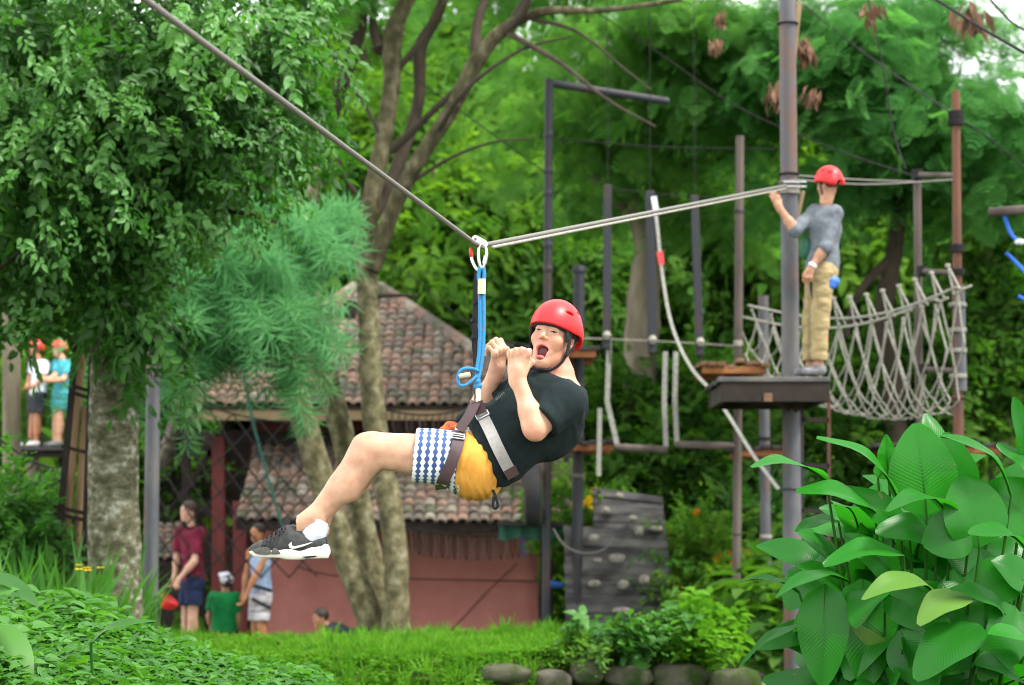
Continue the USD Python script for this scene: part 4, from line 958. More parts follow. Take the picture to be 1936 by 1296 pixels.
# platforms
pf = thing("platform", "small dark planked platform around the tall pole under the standing man", "platform", at(1460, 740, 17.95))
zt = at(0, 716, 17.6)[2]
xs0, xs1 = at(1352, 0, 17.8)[0], at(1560, 0, 17.8)[0]
for k in range(7):
    y0 = 17.42 + k * .17; obj("plank", MB().box(((xs0 + xs1) / 2 + (k % 3 - 1) * .012, y0 + .08, zt - .02), (xs1 - xs0, .155, .04), None, .006), "dark_plank" if k else "grey_plank", pf)
obj("beam", MB().box(((xs0 + xs1) / 2, 17.46, zt - .125), (xs1 - xs0 - .03, .05, .16), None, .006), "dark_timber", pf)
obj("beam", MB().box(((xs0 + xs1) / 2, 18.50, zt - .125), (xs1 - xs0 - .03, .05, .16), None, .006), "dark_timber", pf)
for x_ in (xs0 + .05, xs1 - .05): obj("side_beam", MB().box((x_, 17.98, zt - .125), (.05, .98, .155), None, .006), "dark_timber", pf)
obj("bracket", MB().bar(at(1500, 770, 17.9), at(1546, 733, 17.7), .10, .07, (0, 1, 0)), "dark_timber", pf)
obj("bracket", MB().bar(at(1492, 772, 17.9), at(1436, 738, 17.7), .06, .05, (0, 1, 0)), "dark_timber", pf)
obj("bolt_plate", MB().box((at(1452, 0, 17.43)[0], 17.428, at(0, 752, 17.43)[2]), (.07, .012, .07), None, .003), "worn_plank", pf)
def small_platform(label, xa, xb, ytop, Y, depth, m1, n=6, under="orange_plank", sag=0):
    t = thing("plank_platform", label, "platform", at((xa + xb) / 2, ytop, Y)); z = at(0, ytop, Y)[2]; X0, X1 = at(xa, 0, Y)[0], at(xb, 0, Y)[0]; w = (X1 - X0) / n
    rr = np.random.default_rng(int(xa))
    for k in range(n):
        obj("plank", MB().box((X0 + (k + .5) * w, Y + depth / 2 + rr.uniform(-.05, .05), z - .02 + rr.uniform(-.008, .008)), (w * .93, depth, .045), Rotation.from_euler("xyz", rr.normal(0, .02, 3)).as_matrix(), .006), m1, t)
    for dy in (.06, depth - .06): obj("joist", MB().box(((X0 + X1) / 2, Y + dy, z - .085), ((X1 - X0) * .9, .07, .075), None, .005), under, t)
    return t
small_platform("brown planked platform beyond the tall pole, left of it", 1322, 1458, 684, 22.3, 1.1, "worn_plank", 8)
small_platform("dark planked platform behind the rider's helmet", 930, 1138, 655, 23.6, 1.2, "dark_plank", 10)
small_platform("dark planked landing behind the rider's back", 1062, 1165, 832, 23.6, 1.1, "dark_plank", 6)
small_platform("planked landing between the weathered post and the tall pole", 1392, 1492, 842, 23.4, 1.0, "dark_plank", 6)
small_platform("low dark planked landing at the foot of the posts", 1392, 1480, 1158, 22.6, 1.2, "dark_timber", 5, "dark_timber")
small_platform("dark plank landing behind the big leaves at the right", 1655, 1905, 838, 24.0, 1.0, "dark_plank", 10)
# slim ladder at the platform
ld = thing("ladder", "narrow steel ladder hanging below the right end of the small platform", "ladder", at(1545, 1050, 18.3))
for x_ in (1516, 1567): obj("rail", MB().bar(at(x_, gpy(x_, 18.3), 18.3), at(x_, 745, 18.3), .028, .03, (0, 1, 0)), "rusty_pole" if x_ > 1540 else "dark_pole_paint", ld)
for py in (794, 880, 966, 1050, 1135): obj("rung", MB().bar(at(1516, py, 18.3), at(1567, py + 1, 18.3), .03, .04), "dark_timber", ld)
# net bridge
nb_ = thing("rope_net", "white knotted rope net bridge between the weathered post and the rusty pole", "net", at(1610, 690, 20.5))
def net_pt(u, v):
    """u along the bridge, v from the near hand line round the trough to the far hand line"""
    ytop = 600 + 42 * math.sin(math.pi * u) - 42 * u + 10 * (u > .98); px = 1402 + 404 * u
    Yc = 22.6 - 2.3 * u; a = (v - .5) * 2
    dep = a * .52; drop = (1 - abs(a) ** 2.2) * (.56 + .75 * u - .20 * u * u)
    return at(px, ytop, Yc) + V(0, dep, -drop) + V((.16 - .10 * abs(a)) * (1 if a < 0 else .6) * (1 - u), 0, 0)
nu, nv = 12, 10
r2 = np.random.default_rng(4)
KN = {}
for i in range(nu + 1):
    for j in range(nv + 1):
        u = (i + (.5 if j % 2 else 0)) / (nu + .5)
        KN[i, j] = net_pt(min(u, 1), j / nv) + r2.normal(0, .012, 3)
knots = MB()
for j in range(nv):
    for i in range(nu + 1):
        for di in ((0, 1) if j % 2 else (0, -1)):
            if (i + di, j + 1) not in KN: continue
            a, b = KN[i, j], KN[i + di, j + 1]; m_ = (a + b) / 2 + V(0, 0, -.02)
            near = j in (0, nv - 1)
            obj("net_rope", MB().tube([a, m_, b], .0100 if near else .0088, 6), "pale_rope", nb_, smooth=True)
for (i, j), p in KN.items():
    if j % 2 == 0: knots.add(trimesh.creation.icosphere(1, .019).vertices + p, trimesh.creation.icosphere(1, 1).faces)
obj("knots", knots, "pale_rope", nb_, smooth=True, kind="stuff")
for j in (0, nv):
    q = np.array([net_pt(u, j / nv) + V(0, 0, .22 + .10 * math.sin(9 * u)) for u in np.linspace(0, 1, 24)])
    obj("hand_line", MB().tube(np.array([net_pt(u, j / nv) + V(0, 0, .06) for u in np.linspace(-.02, 1.02, 30)]), .014, 6), "pale_rope", nb_, smooth=True)
# zigzag suspension ropes above the near line
for k in range(8):
    u0 = .40 + k * .077
    for v_ in (0,):
        p = net_pt(u0, v_); q = net_pt(u0 + .034, v_); pk = (p + q) / 2 + V(-.07, .1, .27)
        obj("hanger", MB().tube([p, pk], .011, 6).tube([pk, q], .011, 6), "pale_rope", nb_, smooth=False)
        obj("hanger_knot", stone_mesh(pk, V(.026, .02, .018), k), "pale_rope", nb_, smooth=True)
# scramble nets at the left: dark ropes
def sag_net(name, label, A, B, C, D, nu, nv, r, m, sag):
    """diagonal net on the patch A-B (top) D-C (bottom)"""
    t = thing(name, label, "net", D)
    def pt(u, v): p = (A * (1 - u) + B * u) * (1 - v) + (D * (1 - u) + C * u) * v; return p + V(0, -.12 * math.sin(math.pi * u), -sag * math.sin(math.pi * u) * (1 - v * .4))
    for k in range(-nv, nu + 1):
        for s in (1, -1):
            q = []
            for i in range(25):
                v = i / 24; u = (k + v * nv) / nu if s > 0 else (k + nv - v * nv) / nu
                if -.001 <= u <= 1.001: q.append(pt(u, v))
            if len(q) > 3: obj("net_rope", MB().tube(q, r, 6), m, t, smooth=True)
    obj("edge_rope", MB().tube([pt(i / 20, 0) for i in range(21)], r * 1.3, 6), m, t, smooth=True)
    return t
sag_net("climbing_net", "dark rope climbing net hanging before the open porch of the house", at(296, 720, 25.2), at(590, 800, 25.2), at(600, 1090, 25.2), at(286, 1060, 25.2), 6, 5, .0105, "dark_rope", .15)
sag_net("climbing_net", "slack dark rope net at the far left below the two people", at(-40, 800, 19.6), at(240, 890, 19.8), at(260, 1130, 19.8), at(-40, 1060, 19.6), 5, 3, .010, "dark_rope", .2)
wire("dark green rope hanging in front of the roof down to the rider's shoe", [(455, 640, 24.5), (470, 760, 24.5), (500, 880, 24.5), (535, 1000, 24.5)], .016, "green_rope", "rope")
# rope loop bridge in front of the wall
for (xa, xb, y0, y1, Y, n, lab) in ((775, 1062, 1000, 1046, 25.4, 26, "low row of hanging rope loops in front of the red wall"), (715, 905, 772, 815, 25.2, 15, "upper row of hanging rope loops under the upper roof edge")):
    t = thing("rope_loop_bridge", lab, "rope bridge", at((xa + xb) / 2, y1, Y)); a, b = at(xa, y0, Y), at(xb, y0 - 6, Y); zd = at(0, y1, Y)[2] - at(0, y0, Y)[2]
    obj("top_rope", MB().tube([a + (b - a) * k / 12 + V(0, 0, -.10 * math.sin(math.pi * k / 12)) for k in range(13)], .014, 6), "dark_rope", t, smooth=True)
    for k in range(n):
        u = (k + .5) / n; p = a + (b - a) * u + V(0, 0, -.10 * math.sin(math.pi * u)); w = (b - a)[0] / n * .5
        obj("loop", MB().tube(spline([p + V(-w * .6, 0, 0), p + V(-w * .35, -.01, zd * .7), p + V(w * .2, 0, zd * 1.02), p + V(w * .75, .01, zd * .75), p + V(w * .9, 0, zd * .1)], 10), .0065, 6), "bright_blue_rope" if (k % 4 == 3 and k > 16 and xb > 1000) else "dark_rope" if k % 2 else "weathered_pole", t, smooth=True)
# tyre
ty = thing("tyre", "black car tyre hanging on edge beside the dark upright", "tyre", at(1006, 975, 23.9))
ang = np.linspace(0, 2 * np.pi, 41); prof = np.array([(.20, -.085), (.30, -.10), (.345, -.075), (.355, 0), (.345, .075), (.30, .10), (.20, .085), (.19, 0)])
vv = np.array([[at(1007, 936, 23.85) + V(z_, r_ * math.cos(a) * .9 , r_ * math.sin(a)) for r_, z_ in prof] for a in ang[:-1]]).reshape(-1, 3); ff = []
for i in range(40):
    for j in range(8): ff.append([i * 8 + j, i * 8 + (j + 1) % 8, ((i + 1) % 40) * 8 + (j + 1) % 8, ((i + 1) % 40) * 8 + j])
obj("casing", (vv, np.array(ff)), "rubber", ty, smooth=40)
obj("hanging_rope", MB().tube([at(1007, 860, 23.9), at(1007, 905, 23.9)], .012, 6), "dark_rope", ty)
tp = thing("tarpaulin", "green tarpaulin platform skirt between the red house and the climbing wall", "tarpaulin", at(1005, 1010, 24.6))
q = []
for i in range(15):
    for j in range(5): q.append(at(944 + 118 * i / 14, 992 + 28 * j / 4 + 3 * math.sin(i * 1.1) * j / 4, 24.6) + V(0, -.03 * math.sin(i * 1.7), 0))
ff = [[i * 5 + j, (i + 1) * 5 + j, (i + 1) * 5 + j + 1, i * 5 + j + 1] for i in range(14) for j in range(4)]
obj("sheet", (np.array(q), np.array(ff)), "green_tarp", tp, smooth=True)
obj("frame_beam", MB().bar(at(940, 989, 24.55), at(1068, 992, 24.55), .10, .05), "dark_plank", tp)
obj("frame_post", MB().bar(at(1031, 1230, 24.7), at(1031, 990, 24.7), .12, .12, (0, 1, 0)), "dark_timber", tp)
lp = solo("blue_bottle", Solid().rc(at(1042, 1105, 24.5), at(1062, 1107, 24.5), .045, .035).rc(at(1062, 1107, 24.5), at(1067, 1108, 24.5), .018, .016, .01).mesh(.012), "lamp_blue", "small bright blue object between the red house and the climbing wall", "bottle", smooth=True)
# climbing wall
cw = thing("climbing_wall", "leaning grey planked climbing wall with stone holds", "climbing wall", at(1170, 1200, 24))
def panel(pts, n, Y, dY, name):
    """pts: four photo corners top-left, top-right, bottom-right, bottom-left"""
    tl, tr, br, bl_ = [np.array(p, float) for p in pts]; rr = np.random.default_rng(n)
    p_ = obj(name, slab([at(*tl, Y + dY + .04), at(*tr, Y + dY + .04), at(*br, Y + .04), at(*bl_, Y + .04)], .03), "dark_timber", cw)
    for k in range(n):
        a, b = k / n, (k + .94) / n
        q = [tl + (bl_ - tl) * a, tr + (br - tr) * a, tr + (br - tr) * b, tl + (bl_ - tl) * b]; dx = rr.uniform(-1.5, 1.5, 4); off = rr.uniform(-.014, .006)
        P4 = [at(c[0] + dx[i], c[1] + rr.uniform(-.8, .8), Y + dY * (1 - (a if i < 2 else b)) + off) for i, c in enumerate(q)]
        B4 = [p + V(0, .03, 0) for p in P4]; vv = np.array(P4 + B4)
        obj("plank", (vv, np.array([[0, 3, 2, 1], [4, 5, 6, 7], [0, 1, 5, 4], [1, 2, 6, 5], [2, 3, 7, 6], [3, 0, 4, 7]])), "grey_plank", p_)
panel(((1121, 922), (1252, 940), (1259, 1004), (1122, 1004)), 5, 24.05, .15, "upper_panel")
panel(((1066, 994), (1262, 1004), (1273, 1215), (1070, 1215)), 12, 23.9, .12, "lower_panel")
r3 = np.random.default_rng(12)
for k, (px, py, rx, rz) in enumerate(((1146, 965, 9, 8), (1170, 938, 10, 7), (1208, 1004, 10, 10), (1123, 1018, 11, 9), (1166, 1056, 17, 10), (1179, 1106, 12, 10), (1218, 1096, 12, 10), (1176, 1155, 20, 7), (1124, 1104, 13, 8), (1196, 980, 10, 6), (1240, 1000, 14, 6), (1130, 1060, 9, 5), (1205, 1188, 14, 5), (1100, 1180, 18, 7))):
    Y = 23.85 if py > 1000 else 24.0
    obj("hold", stone_mesh(at(px, py, Y - .02), V(rx / F * Y, .07, rz / F * Y) * .92, k, .85), "hold_stone", cw, smooth=40)
obj("cable", MB().tube(spline([at(1046, 1000, 23.8), at(1066, 1030, 23.75), at(1100, 1046, 23.75), at(1140, 1040, 23.75), at(1160, 1016, 23.75)], 20), .009, 6), "steel_cable", cw, smooth=True)
# pale concrete pipe by the pole
pp = solo("concrete_pipe", MB().tube([at(1398, 1194, 21.8), at(1404, 1194, 21.8), at(1530, 1196, 21.6)], [.14, .15, .15], 18), "concrete", "pale round concrete pipe lying left of the foot of the tall pole", "pipe", smooth=40)
# hanging dead leaf bundles
for k, (px, py, Y, s) in enumerate(((1468, 165, 20, 1.0), (1518, 75, 21, 1.2), (1536, 175, 21, .8), (1352, 80, 22, .7), (1840, 20, 21, 1.3), (1362, 30, 22, .6), (1648, 15, 22, .9))):
    m_ = MB(); r4 = np.random.default_rng(k)
    for i in range(26): leaf_quad(m_, at(px, py, Y) + r4.normal(0, .05, 3) * s, V(r4.normal(0, .35), r4.normal(0, .35), -1), r4.normal(0, 1, 3), .2 * s, .06 * s, .2, .1)
    solo("dead_leaf_bunch", m_, "dead_leaf", ("brown bunch of dead leaves hanging left of the tall pole", "brown bunch of dead leaves hanging right of the top of the tall pole", "small brown bunch of dead leaves just right of the tall pole", "small brown bunch of dead leaves high in the feathery crown", "large brown bunch of dead leaves at the top right near the sky patch", "tiny brown bunch of dead leaves at the top edge above the hanging beams", "brown bunch of dead leaves at the top edge right of the tall pole")[k], "dead leaves")
# ---------------------------------------------------------------- the rider on the zip line
RY = 9.0
R_ = lambda px, py, dy=0.0: at(px, py, RY + dy)
def build_rider():
    T = thing("person", "shouting rider in black shirt, patterned shorts and red helmet hanging from the zip line", "person", R_(880, 940))
    pel, mid, che = R_(905, 868), R_(968, 822), R_(1030, 772)
    nb = R_(1058, 708, -.005)
    shN, shF = R_(1068, 763, -.15), R_(992, 742, .13)
    elN, wrN = R_(1012, 812, -.23), R_(979, 716, -.20)
    elF, wrF = R_(908, 776, .20), R_(937, 705, .10)
    hipN, hipF = R_(888, 870, -.085), R_(882, 868, .10)
    knN, knF = R_(697, 852, -.10), R_(704, 854, .12)
    anN, anF = R_(594, 982, -.10), R_(604, 978, .12)
    u = unit(che - pel)
    fch = unit(np.array([-.58, -.55, .58])); A = frame(u, fch)
    Ap = frame(unit(mid - pel), np.array([-.68, -.25, .68]))
    hu = V(.23, .05, 1); HA = frame(hu, V(-.40, -.90, .02)); HC = R_(1046, 639, -.01); HS = 1.06
    thigh_dir = unit(knN - hipN); shin = unit(anN - knN)
    B = Solid()
    B.ell(pel, Ap, (.165, .135, .14)); B.ell(mid, A, (.15, .125, .17), .05); B.ell(che, A, (.17, .13, .18), .05)
    B.rc(che + .045 * u, shN, .074, .062, .04); B.rc(che + .045 * u, shF, .074, .060, .04)
    B.rc(nb, HC - HA[2] * .06 - HA[1] * .025, .064, .056, .025)
    for hp, kn, an, q in ((hipN, knN, anN, -1), (hipF, knF, anF, 1)):
        g = 1.0 if q < 0 else .93
        B.rc(hp, kn + V(.03, 0, 0), .102 * g, .076 * g, .03)
        B.rc(kn, kn + shin * .03, .073 * g, .069 * g, .03); B.rc(kn + V(-.022, 0, .018), kn + V(-.030, 0, -.018), .050 * g, .046 * g, .02)
        B.rc(kn + shin * .06 + V(.026, 0, 0), kn + shin * .19 + V(.022, 0, -.006), .062 * g, .067 * g, .03)
        B.rc(kn + shin * .05, an, .060 * g, .044 * g, .03)
        heel = an + V(.014, 0, -.06); toe = an + V(-.20, 0, -.075)
        B.rc(an, heel, .042 * g, .030, .02); B.rc(an, toe, .045, .026, .03)
    # arms
    B.rc(shN, elN, .058, .046, .02); B.rc(elN, elN, .043, .043, .02)
    m = elN + (wrN - elN) * .33
    B.rc(elN, wrN, .044, .031, .02); B.rc(elN + (wrN - elN) * .14, m + V(.004, 0, 0), .043, .045, .03)
    B.rc(shF, elF, .058, .046, .02); B.rc(elF, wrF, .047, .031, .02); B.rc(elF, elF + (wrF - elF) * .4, .047, .046, .03)
    add_hand(B, wrN + unit(wrN - elN) * .012, R_(984, 660, -.21) - wrN, V(.15, .9, .1), V(1, .1, .1), 1.14, (82, 88, 62), tcurl=.75, fine=True)
    add_hand(B, wrF + unit(wrF - elF) * .01, R_(944, 668, .06) - wrF, V(-.55, .55, .1), V(.6, .6, -.3), 1.08, (58, 66, 45), .2, fine=True)
    P = add_head(B, HC, HA, HS, mouth=1.0)
    lo = R_(545, 1075, -.42); hi = R_(1120, 560, .42)
    def axis(a0, a1, fine, c, f):
        out = [a0]
        while out[-1] < a1: out.append(out[-1] + (f if any(p <= out[-1] <= q for p, q in fine) else c))
        return np.array(out)
    axs = [axis(lo[0], hi[0], [(R_(915, 0)[0], R_(1105, 0)[0])], .0085, .0034),
           axis(RY - .36, RY + .36, [(RY - .30, RY - .02)], .0085, .0042),
           axis(lo[2] , hi[2], [(R_(0, 735)[2], R_(0, 590)[2])], .0085, .0034)]
    v, f = B.mesh(.005, axs)
    SK = np.array([.50, .305, .205])
    tint = face_tint(v, HC, HA, HS, SK, (.62, .24, .22), 1.0, .38)
    def ruddy(c, r, w=.6):
        g = np.exp(-((v - c) ** 2).sum(1) / r ** 2)[:, None] * w
        tint[:] = tint * (1 - g) + g * tint * np.array([1.02, .68, .66])
    ruddy(nb + HA[2] * .04, .11, 1.0); ruddy(knN + V(-.02, -.05, .05), .07, .5); ruddy(elN + V(0, -.03, -.03), .05, .5)
    obj("body", (v, f), "skin", T, smooth=True, tint=tint)
    # face pieces
    def ball(c, r, n=2):
        s = trimesh.creation.icosphere(n, r); return s.vertices + c, s.faces
    for q in (-1, 1):
        obj("eye", ball(P(q * .033, .0695, .0108), .0125 * HS), "eye_white", T, smooth=True)
        obj("iris", ball(P(q * .0338, .0768, .0106), .0066 * HS), "eye_dark", T, smooth=True)
    for q in (-1, 1):
        obj("eyelashes", MB().tube(spline([P(q * .019, .0845, .0092), P(q * .033, .0835, .0122), P(q * .047, .0745, .0098)], 9), [.0012, .0016, .0019, .002, .002, .002, .0019, .0016, .0011], 6), "dark_hair", T, smooth=True)
    S = Solid().ell(P(0, .052, -.074), HA, np.array((.030, .024, .040)) * HS)
    obj("mouth_lining", S.mesh(.005), "mouth_dark", T, smooth=True)
    S = Solid().ell(P(0, .074, -.098), HA, np.array((.019, .022, .010)) * HS)
    obj("tongue", S.mesh(.004), "tongue_pink", T, smooth=True)
    S = Solid()
    for k in range(-3, 4):
        S.ell(P(k * .0066, .085 - .0011 * k * k, -.0455), HA, np.array((.0035, .004, .0042)) * HS, .001)
    obj("teeth", S.mesh(.0022), "teeth_white", T, smooth=True)
    # helmet
    hc = P(0, -.008, .042); hr = np.array((.104, .128, .118)) * 1.03
    rim = lambda l, f_, u_: P(l, f_, u_)
    H = Solid()
    hd = unit(-HA[2] * 1.0 + HA[1] * .16)
    H.ell(hc, HA, hr, .01, [(P(0, .09, .034), hd)])
    for q in (-1, 1):     # ear flaps and nape
        H.ell(P(q * .05, -.055, .01), HA, (.050, .075, .070), .03, [(P(0, -.03, -.018), -HA[2])])
    H.ell(hc - HA[2] * .012, HA, hr - .016, .004, None, True)
    for q in (-1, 1):
        H.ell(P(q * .062, -.02, -.015), HA, (.05, .085, .06), .012, None, True)
    Hv = []
    for q in (-1, 1):
        for fa, el in ((.62, .60), (-.15, .75), (-.8, .62)):
            dd = unit(HA[0] * q * .75 + HA[1] * fa + HA[2] * el); p0 = hc + (HA[0] * dd @ HA[0] * hr[0])
            t = 1 / np.linalg.norm((HA @ dd) / hr); c = hc + dd * t; Hv.append((c, dd))
            ax = unit(np.cross(HA[2], dd)); H.ell(c, np.array([ax, np.cross(dd, ax), dd]), (.021, .0068, .03), .004, None, True)
    hm = obj("helmet", H.mesh(.0036), "red_helmet_plastic", T, smooth=True)
    L = Solid().ell(hc - HA[2] * .008, HA, hr - .013, .01, [(P(0, .085, .027), hd)]).ell(hc - HA[2] * .014, HA, hr - .03, .004, None, True)
    for q in (-1, 1): L.ell(P(q * .079, .042, .012), HA, np.array((.006, .020, .036)), .01)
    obj("helmet_lining", L.mesh(.006), "black_webbing", T, smooth=True)
    for q in (-1, 1):
        for a in ((.092, -.02, .012), (.088, .03, .030)):
            c = P(q * a[0] * 1.06, a[1] - .02, a[2] + .02)
            obj("rivet", ball(c, .0045, 1), "steel", hm)
    # chin strap: two straps to the side release, then under the chin
    def strap(pts, name, w=.016, par=hm):
        q = spline([P(*p) for p in pts], 22); cc = P(0, .0, -.03)
        nn = [unit(p - cc) for p in q]
        obj(name, MB().ribbon(q, nn, w, .004), "black_webbing", par, smooth=30)
    for q in (-1, 1):
        strap([(q * .084, .035, .03), (q * .085, .026, -.02), (q * .078, .020, -.070), (q * .066, .030, -.105), (q * .042, .052, -.138), (q * .0, .072, -.150)], "chin_strap", .017)
        strap([(q * .085, -.045, .01), (q * .083, -.02, -.03), (q * .078, .012, -.06)], "rear_strap", .015)
        obj("buckle", Solid().ell(P(q * .081, .016, -.056), HA, (.006, .013, .018)).mesh(.004), "black_webbing", hm, smooth=True)
    # ---- shirt
    C = Solid()
    hem = R_(893, 862); hemn = unit(R_(893, 862) - R_(990, 800))
    C.ell(che, A, (.198, .158, .19), .03, (R_(1060, 717), unit(V(.34, -.12, .8))))
    C.ell(mid + .02 * u, A, (.178, .158, .20), .07)
    C.ell(R_(925, 846, .0), A, (.200, .172, .168), .06, (R_(894, 815), unit(V(-.957, 0, -.29))))
    C.ell(R_(1052, 828, .05), A, (.09, .08, .12), .06)
    for sh, el, q in ((shN, elN, -1), (shF, elF, 1)):
        d = unit(el - sh); e = sh + d * (.135 if q < 0 else .12)
        C.rc(che + .060 * u, sh, .088, .080, .05, (R_(1060, 715), unit(V(.34, -.12, .8))))
        C.rc(sh, e + d * .05, .078, .076, .035, (e, d))
    for i, (px, py) in enumerate(((934, 925), (921, 915), (947, 915), (913, 905))):   # the torn tail of the shirt
        C.rc(R_(920 + i * 5, 850 + 3 * i, -.12), R_(px, py, -.10), .028, .006, .03)
    cm = C.mesh(.0068)
    v, f = wrinkle(cm, .008, 9, 3, (1, 1, 1)); n = vnormals(v, f)
    w = np.sin((v - che) @ unit(V(.75, .1, .55)) * 95 + 5 * meshkit.noise(v * 9, 5) * 2) * (meshkit.noise(v * 6, 8) - .3)
    v = v + n * (w * .0085)[:, None]
    obj("shirt", (v, f), "black_cotton", T, smooth=True)
    # ---- shorts: patterned legs, yellow seat
    def shorts(front):
        S = Solid()
        for hp, kn, q in ((hipN, knN, -1), (hipF, knF, 1)):
            d = unit(kn - hp); e = hp + d * (.235 if q < 0 else .225)
            g = 1 if q < 0 else .95
            cuts = [(e, d)] + ([(R_(866, 880), unit(V(.985, 0, -.08)))] if front else [(R_(866, 880), -unit(V(.985, 0, -.08)))])
            off = .0 if front else -.002
            S.rc(hp, e + d * .04, (.119 + off) * g, .113 * g, .03, cuts)
        cu = [(R_(866, 880), unit(V(.985, 0, -.08)))] if front else [(R_(866, 880), -unit(V(.985, 0, -.08)))]
        top = [(R_(884, 838), unit(V(.45, 0, 1)))]
        S.ell(pel + V(-.02, 0, -.015), Ap, (.185, .145, .142), .05, cu + top)
        S.ell(R_(900, 902), np.eye(3), (.110, .165, .095), .05, cu + top)
        return S
    FS, YS = shorts(True), shorts(False)
    v, f = wrinkle(FS.mesh(.007), .004, 12, 5)
    d = unit(knN - hipN); al = (v - hipN) @ d
    mid_y = np.where(v[:, 1] < RY, hipN[1], hipF[1]); ang = np.arctan2(v[:, 1] - mid_y, v[:, 2] - hipN[2])
    obj("shorts", (v, f), "shorts_print", T, smooth=True, uv=np.stack([al, ang * .118], 1))
    v, f = wrinkle(YS.mesh(.007), .003, 10, 6); n = vnormals(v, f)
    v = v + n * (np.sin(v[:, 0] * 190 + 14 * meshkit.noise(v * 6, 2)) * .0022)[:, None]
    obj("seat_panel", (v, f), "yellow_cloth", T, smooth=True, label="yellow seat panel of the shorts")
    # orange bundle of cloth at the waist, far side
    S = Solid()
    for px, py, r in ((842, 816, .022), (856, 810, .026), (868, 808, .02), (850, 806, .018)): S.ell(R_(px, py, .02), np.eye(3), (r * 1.3, .06, r), .012)
    obj("waist_pouch", wrinkle(S.mesh(.005), .004, 40, 2), "orange_cloth", T, smooth=True)
    # ---- harness
    ALL = Solid(); ALL.ops = C.ops + FS.ops + YS.ops + B.ops[:4]
    def web(pix, name, m, w=.044, lift=.009, par=None, n=26, th=.004):
        q, nn = hits(ALL, spline(pix, n), 8.3, 9.6)
        for _ in range(3): q[1:-1] = (q[:-2] + q[1:-1] * 2 + q[2:]) / 4; nn[1:-1] = (nn[:-2] + nn[1:-1] * 2 + nn[2:]) / 4
        nn = np.array([unit(x + V(0, -.35, 0)) for x in nn])
        return obj(name, MB().ribbon(q + nn * lift, nn, w, th), m, par or T, smooth=30)
    top = R_(902, 760, -.16)
    def band(pts, name, m, w=.044, n=14):
        q = spline(pts, n); nn = np.tile(unit(V(-.3, -.9, .25)), (n, 1))
        return obj(name, MB().ribbon(q, nn, w, .004), m, T, smooth=30)
    pA, nA = hit(ALL, 912, 786, 8.3, 9.6); pB, nB = hit(ALL, 963, 892, 8.3, 9.6)
    band([top, (top + pA) / 2 + V(0, -.01, 0), pA + nA * .012 + V(0, -.02, 0)], "tie_in_strap", "brown_webbing", .048)
    web([(910, 783), (925, 812), (940, 845), (955, 875), (966, 895)], "waist_strap", "grey_webbing", .050)
    web([(962, 884), (969, 899)], "strap_end", "brown_webbing", .054, .013, n=6)
    pC, nC = hit(ALL, 868, 818, 8.3, 9.6)
    band([top + V(-.004, .004, 0), (top + pC) / 2 + V(0, -.012, 0), pC + nC * .012 + V(0, -.01, 0)], "tie_in_strap", "brown_webbing", .044)
    web([(871, 815), (866, 840), (858, 868), (846, 892), (836, 912), (833, 925)], "leg_loop", "brown_webbing", .050, .010)
    def buckle(px, py, ang):
        p, no = hit(ALL, px, py, 8.3, 9.6); no = unit(no + V(0, -.6, 0))
        a = V(math.cos(ang), 0, math.sin(ang)); a = unit(a - no * (a @ no)); b = np.cross(no, a); Rm = np.array([a, b, no]).T
        m = MB()
        for s in (-1, 1):
            m.box(p + no * .018 + b * s * .0105, (.058, .0075, .006), Rm, .002); m.box(p + no * .018 + a * s * .026, (.007, .024, .006), Rm, .002)
        m.box(p + no * .019, (.054, .006, .006), Rm, .002)
        obj("buckle", m, "steel", T)
    buckle(914, 789, .5); buckle(873, 816, -.15); buckle(866, 829, -.15)
    p, _ = hit(ALL, 930, 918, 8.3, 9.6)
    obj("gear_loop", MB().tube(spline([R_(928, 918, -.10), R_(934, 932, -.11), R_(939, 946, -.11), R_(941, 957, -.11), R_(936, 962, -.11), R_(932, 956, -.11), R_(934, 940, -.11)], 24), .0065, 8), "black_webbing", T, smooth=True)
    # black cloth bunched beside the tie-in point
    S = Solid()
    for px, py, r in ((897, 768, .022), (888, 782, .024), (878, 790, .022), (868, 796, .014)): S.ell(R_(px, py, .03), np.eye(3), (r * 1.3, .07, r), .015)
    obj("shirt_fold", wrinkle(S.mesh(.006), .004, 30, 4), "black_cotton", T, smooth=True)
    # faint print on the chest
    p, no = hit(C, 950, 752, 8.3, 9.6); no = unit(no); ex = unit(V(.75, 0, .5) - no * (V(.75, 0, .5) @ no)); ey = np.cross(no, ex)
    tm = meshkit.text_mesh("alin", .022, .0015); tv = tm.vertices - np.array([.03, .01, 0])
    obj("shirt_print", (p + no * .012 + tv[:, :1] * ex + tv[:, 1:2] * ey + tv[:, 2:] * no, tm.faces), "print_grey", T)
    # ---- shoes and socks
    for an, q in ((anN, -1), (anF, 1)):
        g = 1 if q < 0 else .94
        o = R_(545, 1057, -.10 if q < 0 else .12)            # on the sole line below the ankle
        if q > 0: o = o + V(.02, 0, .012)
        X = lambda a, z, y=0.0: o + g * V(a / 444.0, y, z / 444.0)      # a, z in photo pixels from o
        sd = unit(knN - anN)
        K = Solid().rc(X(48, 50), X(53, 72), .046 * g, .053 * g, .01, ((X(57, 76)), unit(V(.48, 0, .8)))).rc(X(38, 34), X(50, 52), .04, .046, .02)
        obj("sock", wrinkle(K.mesh(.006), .0015, 60, 1), "sock_cotton", T, smooth=True)
        U = Solid()
        flr = (X(0, 14), V(0, 0, -1))
        U.rc(X(52, 30), X(20, 26), .040 * g, .045 * g, .03, flr); U.rc(X(20, 26), X(-48, 17), .047 * g, .036 * g, .03, flr)
        U.rc(X(-48, 17), X(-62, 15), .036 * g, .028 * g, .02, flr)
